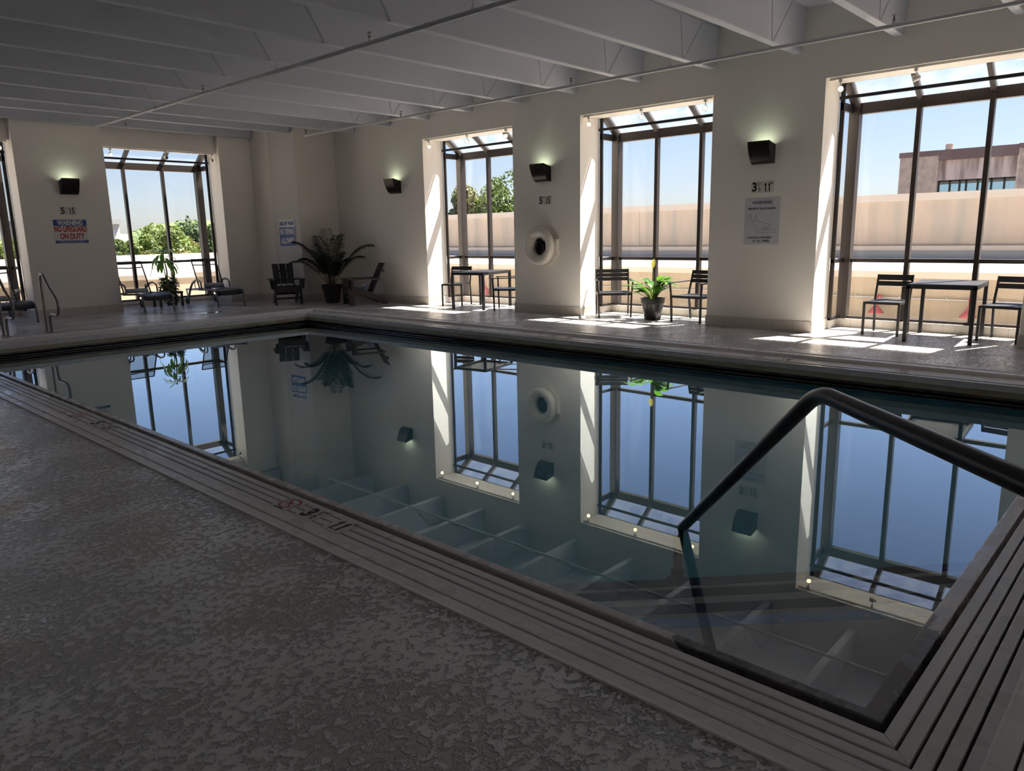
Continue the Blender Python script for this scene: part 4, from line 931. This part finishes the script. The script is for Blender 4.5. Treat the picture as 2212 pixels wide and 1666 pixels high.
# conduit and red gooseneck lamps on the parapet
cd = MB(); cd.tube([(17.44, -4, -.065), (17.44, 14, -.065)], .014, 8)
for y in [3.0+.9*i for i in range(8)]: cd.tube([(17.44, y, -.065), (17.44, y, -.02), (17.49, y, .0)], .008, 6)
o = cd.build('conduit', mat('conduit_grey', (.45, .45, .45), .4, .5)); tag(o, 'thin metal conduit along the low parapet outside', 'conduit')
M_redl = mat('red_enamel', (.36, .085, .095), .3)
def gooseneck(label, y, style):
    t = thing('gooseneck_lamp', label, 'outdoor lamp', (17.41, y, -.05), 0, 'red outdoor lamps on the low parapet')
    s = MB()
    if style: s.tube([(0, 0, -.05), (-.04, 0, .06), (-.10, .01, .11), (-.18, .02, .10), (-.23, .03, .0), (-.24, .03, -.14)], .012, 8)
    else: s.tube([(0, 0, .0), (-.10, 0, .02), (-.16, 0, -.02), (-.20, 0, -.12)], .016, 8); s.lathe([(.001, -.03), (.05, -.025), (.06, .03), (.03, .055), (.001, .06)], 16, Matrix.Translation((-.03, 0, -.0)))
    s.build('arm', M_redl, t, smooth=50)
    px, pz = (-.24, -.14) if style else (-.20, -.12)
    s = MB(); s.lathe([(.03, 0), (.04, -.06), (.075, -.09), (.155, -.20), (.155, -.22), (.148, -.22), (.07, -.10)] if not style else [(.02, .02), (.035, -.03), (.10, -.08), (.13, -.17), (.14, -.26), (.13, -.26), (.09, -.09)], 24, Matrix.Translation((px, .03 if style else 0, pz)))
    s.build('lamp_shade', M_redl, t, smooth=50)
gooseneck('red outdoor lamp behind the left chair in the nearest bay', 5.19, 0)
gooseneck('red outdoor lamp behind the right table leg in the nearest bay', 3.44, 0)
gooseneck('red gooseneck lamp seen through the table in the farthest bay', 17.0, 1)
gooseneck('pale red gooseneck lamp at the left of the farthest bay', 18.75, 1)
# brown building
M_rib = mat('ribbed_concrete', (.80, .66, .57), .9, var=(2., (.64, .53, .46), .4, .65)); M_peel = stained('peeling_stucco', (.80, .64, .58), (.26, .19, .18)); M_fas = mat('brown_fascia', (.20, .125, .12), .6, var=(.5, (.25, .17, .16), .45, .6))
bd = thing('office_building', 'weathered concrete building with brown fascia beyond the tall wall', 'building', (60, 8, 0))
s = MB(); s.box(0, 12, 6.75, 9.23, 0, 6.2); s.box(0, 12, -14, 2.06, 0, 6.3)
for i in range(28): s.box(-.05, 0, 6.78+i*.088, 6.82+i*.088, 0, 6.2)
for i in range(40): s.box(-.05, 0, -1.6+i*.09, -1.56+i*.09, 0, 6.3)
s.build('ribbed_wall', M_rib, bd)
s = MB(); s.box(.35, 12, 2.0, 6.8, 4.52, 6.0); s.box(.35, 12, 2.0, 6.8, 0, 3.3); s.build('stucco_band', M_peel, bd)
s = MB(); s.box(-.12, 12, 6.7, 9.28, 6.2, 6.56); s.box(-.02, 12, 2.02, 6.74, 5.88, 6.56); s.box(-.12, 12, -14, 2.05, 6.3, 6.60); s.build('fascia', M_fas, bd)
s = MB()
for y in (2.06, 2.75, 3.5, 4.3, 5.0, 5.4, 6.0, 6.7): s.box(.38, .5, y-.05, y+.05, 3.3, 4.52)
s.box(.38, .5, 2.0, 6.75, 4.42, 4.54); s.build('window_frame', M_bronze, bd)
s = MB(); s.box(.48, .55, 2.0, 6.8, 3.3, 4.25); s.build('window_glass', mat('sky_glass', (.42, .58, .66), .05, .9), bd)
s = MB(); s.box(.46, .56, 2.0, 6.8, 4.25, 4.45); s.build('window_head', mat('head_panel', (.22, .22, .18), .6), bd)
s = MB(); s.tube([(.8, 6.33, 6.5), (.8, 6.33, 6.98)], .24, 20); s.tube([(.8, 6.33, 6.50), (.8, 6.33, 6.62)], .30, 20); s.build('roof_vent', M_cap, bd)
# antenna tower
aw = thing('antenna_tower', 'thin lattice antenna mast seen through the side glass of the nearest bay', 'tower', (150, 53.9, 0))
s = MB(); tri3 = [(0, .55), (-.48, -.28), (.48, -.28)]
for x, y in tri3: s.tube([(x, y, 0), (x*.7, y*.7, 19)], .09, 5)
for k in range(16):
    for i in range(3):
        a, b = tri3[i], tri3[(i+1) % 3]; z = k*1.2; s.tube([(a[0], a[1], z), (b[0]*.95, b[1]*.95, z+1.2)], .05, 4)
s.tube([(0, 0, 19), (0, 0, 25)], .05, 4); s.build('lattice', M_grey_metal, aw)
s = MB()
for a in range(3): s.box(.7*math.cos(a*2.1)-.15, .7*math.cos(a*2.1)+.15, .7*math.sin(a*2.1)-.15, .7*math.sin(a*2.1)+.15, 13, 15.2)
s.build('antenna_panel', M_cap, aw)
# apartment building far behind
ab = thing('apartment_building', 'pale grey apartment block at the left of the far trees', 'building', (30.7, 92, -6))
s = MB(); s.box(-6, 3.0, 0, 10, -2, 9.4); s.build('wall', mat('apt_wall', (.42, .41, .41), .8), ab)
s = MB(); s.box(-6.4, 3.1, -.4, 10, 9.4, 9.9); s.build('roof', mat('apt_roof', (.30, .30, .30), .8), ab)
for fz in (4.6, 6.2, 7.8):
    for fx in (.4, 1.6): s = MB(); s.box(fx, fx+.7, -.05, .02, fz, fz+1.0); s.build('window', mat('apt_window', (.70, .74, .72), .2), ab)
    s = MB(); s.box(2.6, 3.5, -1.0, .0, fz-.35, fz-.2); s.box(2.6, 3.5, -1.0, -.95, fz-.2, fz+.5); s.build('balcony', mat('apt_rail', (.60, .60, .62), .5), ab)
# trees
M_bark = mat('bark', (.08, .06, .045), .9)
def foliage_mat(name, c1, c2):
    return leafmat(name, c1, c2, .6, .25)
FM = [foliage_mat('foliage_bright', (.11, .16, .028), (.07, .11, .024)), foliage_mat('foliage_mid', (.08, .125, .03), (.05, .085, .022)), foliage_mat('foliage_olive', (.14, .145, .05), (.10, .11, .035)), foliage_mat('foliage_dark', (.045, .085, .03), (.03, .06, .022))]
def tree(label, x, y, z0, h, w, fm, seed, n=5200, leaf=.30, group='trees beyond the roofs'):
    t = thing('tree', label, 'tree', (x, y, z0), 0, group)
    s = MB(); s.tube([(0, 0, 0), (.1, 0, h*.45), (0, .1, h*.75)], [w*.06, w*.045, w*.02], 8); s.build('trunk', M_bark, t)
    g = np.random.default_rng(seed); m = 26
    cc = g.normal(size=(m, 3)); cc /= np.linalg.norm(cc, axis=1)[:, None]; cc *= (g.random((m, 1))**.4)
    cc = cc*np.array([w*.36, w*.36, h*.30])+np.array([0, 0, h*.62]); cr = w*(.13+.09*g.random(m))
    k = g.integers(0, m, n); dd = g.normal(size=(n, 3)); dd /= np.linalg.norm(dd, axis=1)[:, None]
    P = cc[k]+dd*cr[k][:, None]*(.75+.35*g.random((n, 1)))
    a = g.normal(size=(n, 3)); a = a*.6+np.cross(dd, g.normal(size=(n, 3))); a /= np.linalg.norm(a, axis=1)[:, None]
    b = np.cross(a, dd+.5*g.normal(size=(n, 3))); b /= np.linalg.norm(b, axis=1)[:, None]
    sz = leaf*(.6+.8*g.random((n, 1))); V = np.stack([P-a*sz/2, P-b*sz*.35, P+a*sz/2, P+b*sz*.35], 1).reshape(-1, 3)
    me = bpy.data.meshes.new('crown'); me.from_pydata(V.tolist(), [], (np.arange(4*n).reshape(-1, 4)).tolist()); me.materials.append(fm)
    o = bpy.data.objects.new('crown', me); COL.objects.link(o); o.parent = t
for lab, x, y, top, w_, fm, sd, lf in (
    ('tall leafy tree filling the right pane of the farthest bay', 44, 41.0, 6.5, 5.6, 1, 1, .30), ('yellow-green leafy tree right of the corner post in the farthest bay', 45, 46.3, 6.0, 3.8, 2, 2, .30),
    ('rounded leafy tree behind the centre mullion of the farthest bay', 50, 48.0, 6.9, 4.4, 1, 3, .30), ('small dark tree in the side glass of the farthest bay', 46, 50.8, 3.9, 3.4, 3, 4, .3),
    ('thin dark tree beside the corner post of the farthest bay', 48, 51.0, 5.3, 2.4, 3, 5, .3), ('low dark tree at the far left of the farthest bay', 46, 54.3, 3.6, 3.4, 3, 6, .3),
    ('big bright tree behind the centre mullion of the far-wall bay', 27.4, 66, 3.15, 5.2, 0, 11, .32), ('bright rounded tree right of the tall houseplant', 30.6, 70, 2.5, 4.6, 0, 12, .32),
    ('bright tree left of the tall houseplant', 24.4, 63, 2.6, 3.6, 0, 13, .32), ('green tree beside the pale apartment block', 26.2, 74, 2.6, 3.2, 1, 14, .32),
    ('olive green tree near the right corner post of the far-wall bay', 33.6, 76, 2.6, 4.6, 2, 15, .35), ('dark green hill tree behind the right corner post of the far-wall bay', 42.5, 95, 4.0, 7.5, 3, 16, .5),
    ('distant green tree in the side glass of the far-wall bay', 41.5, 84, 3.2, 5.0, 1, 17, .4), ('low olive shrub tree above the far roof edge at left', 21.6, 56, 1.0, 3.4, 2, 18, .3),
    ('low yellow-green shrub tree above the far roof edge', 24.6, 55, .9, 3.6, 2, 19, .3), ('low bushy tree above the far roof edge at right', 28.3, 57, 1.1, 4.2, 0, 20, .3),
    ('bright tree in the far-left bay at the picture edge', 12.3, 52, 3.2, 5.5, 0, 21, .3)):
    z0 = -4 if x > 43 else -7
    if fm == 3 and x == 42.5: z0 = -8
    tree(lab, x, y, z0, (top-z0)/.98, w_, FM[fm], sd, 8500, lf*.78)
s = MB(); s.box(-300, 500, -300, 500, -9.6, -9.4); ext('ground', s, mat('far_ground', (.11, .105, .10), .95), 'green ground far below')
s = MB(); s.add([(6*i-60, 150+8*math.sin(i*1.3), -9.4) for i in range(46)]+[(6*i-60, 165, 1.5+1.9*math.sin(i*.37)+.9*math.sin(i*1.1+1)+(2.0 if i > 20 else 0)) for i in range(46)], [(i, i+1, 47+i, 46+i) for i in range(45)])
ext('wooded_hill', s, mat('hill_green', (.10, .15, .06), .9, var=(.15, (.16, .20, .07), .4, .6), bump=(1, 1, 1)), 'wooded hill on the horizon')

# puddle on the far deck
s = MB(); s.prism([(7.05+.30*math.cos(a)*(1+.2*math.sin(3*a)), 14.75+.13*math.sin(a)*(1+.25*math.cos(2*a))) for a in [2*math.pi*i/24 for i in range(24)]], .0, .0035)
s.prism([(7.45+.12*math.cos(a), 14.86+.05*math.sin(a)) for a in [2*math.pi*i/16 for i in range(16)]], .0, .0035)
o = s.build('puddle', mat('puddle_water', (.30, .29, .28), .02, spec=1.0)); tag(o, 'small puddle on the far deck in front of the loungers', 'puddle', kind='stuff')
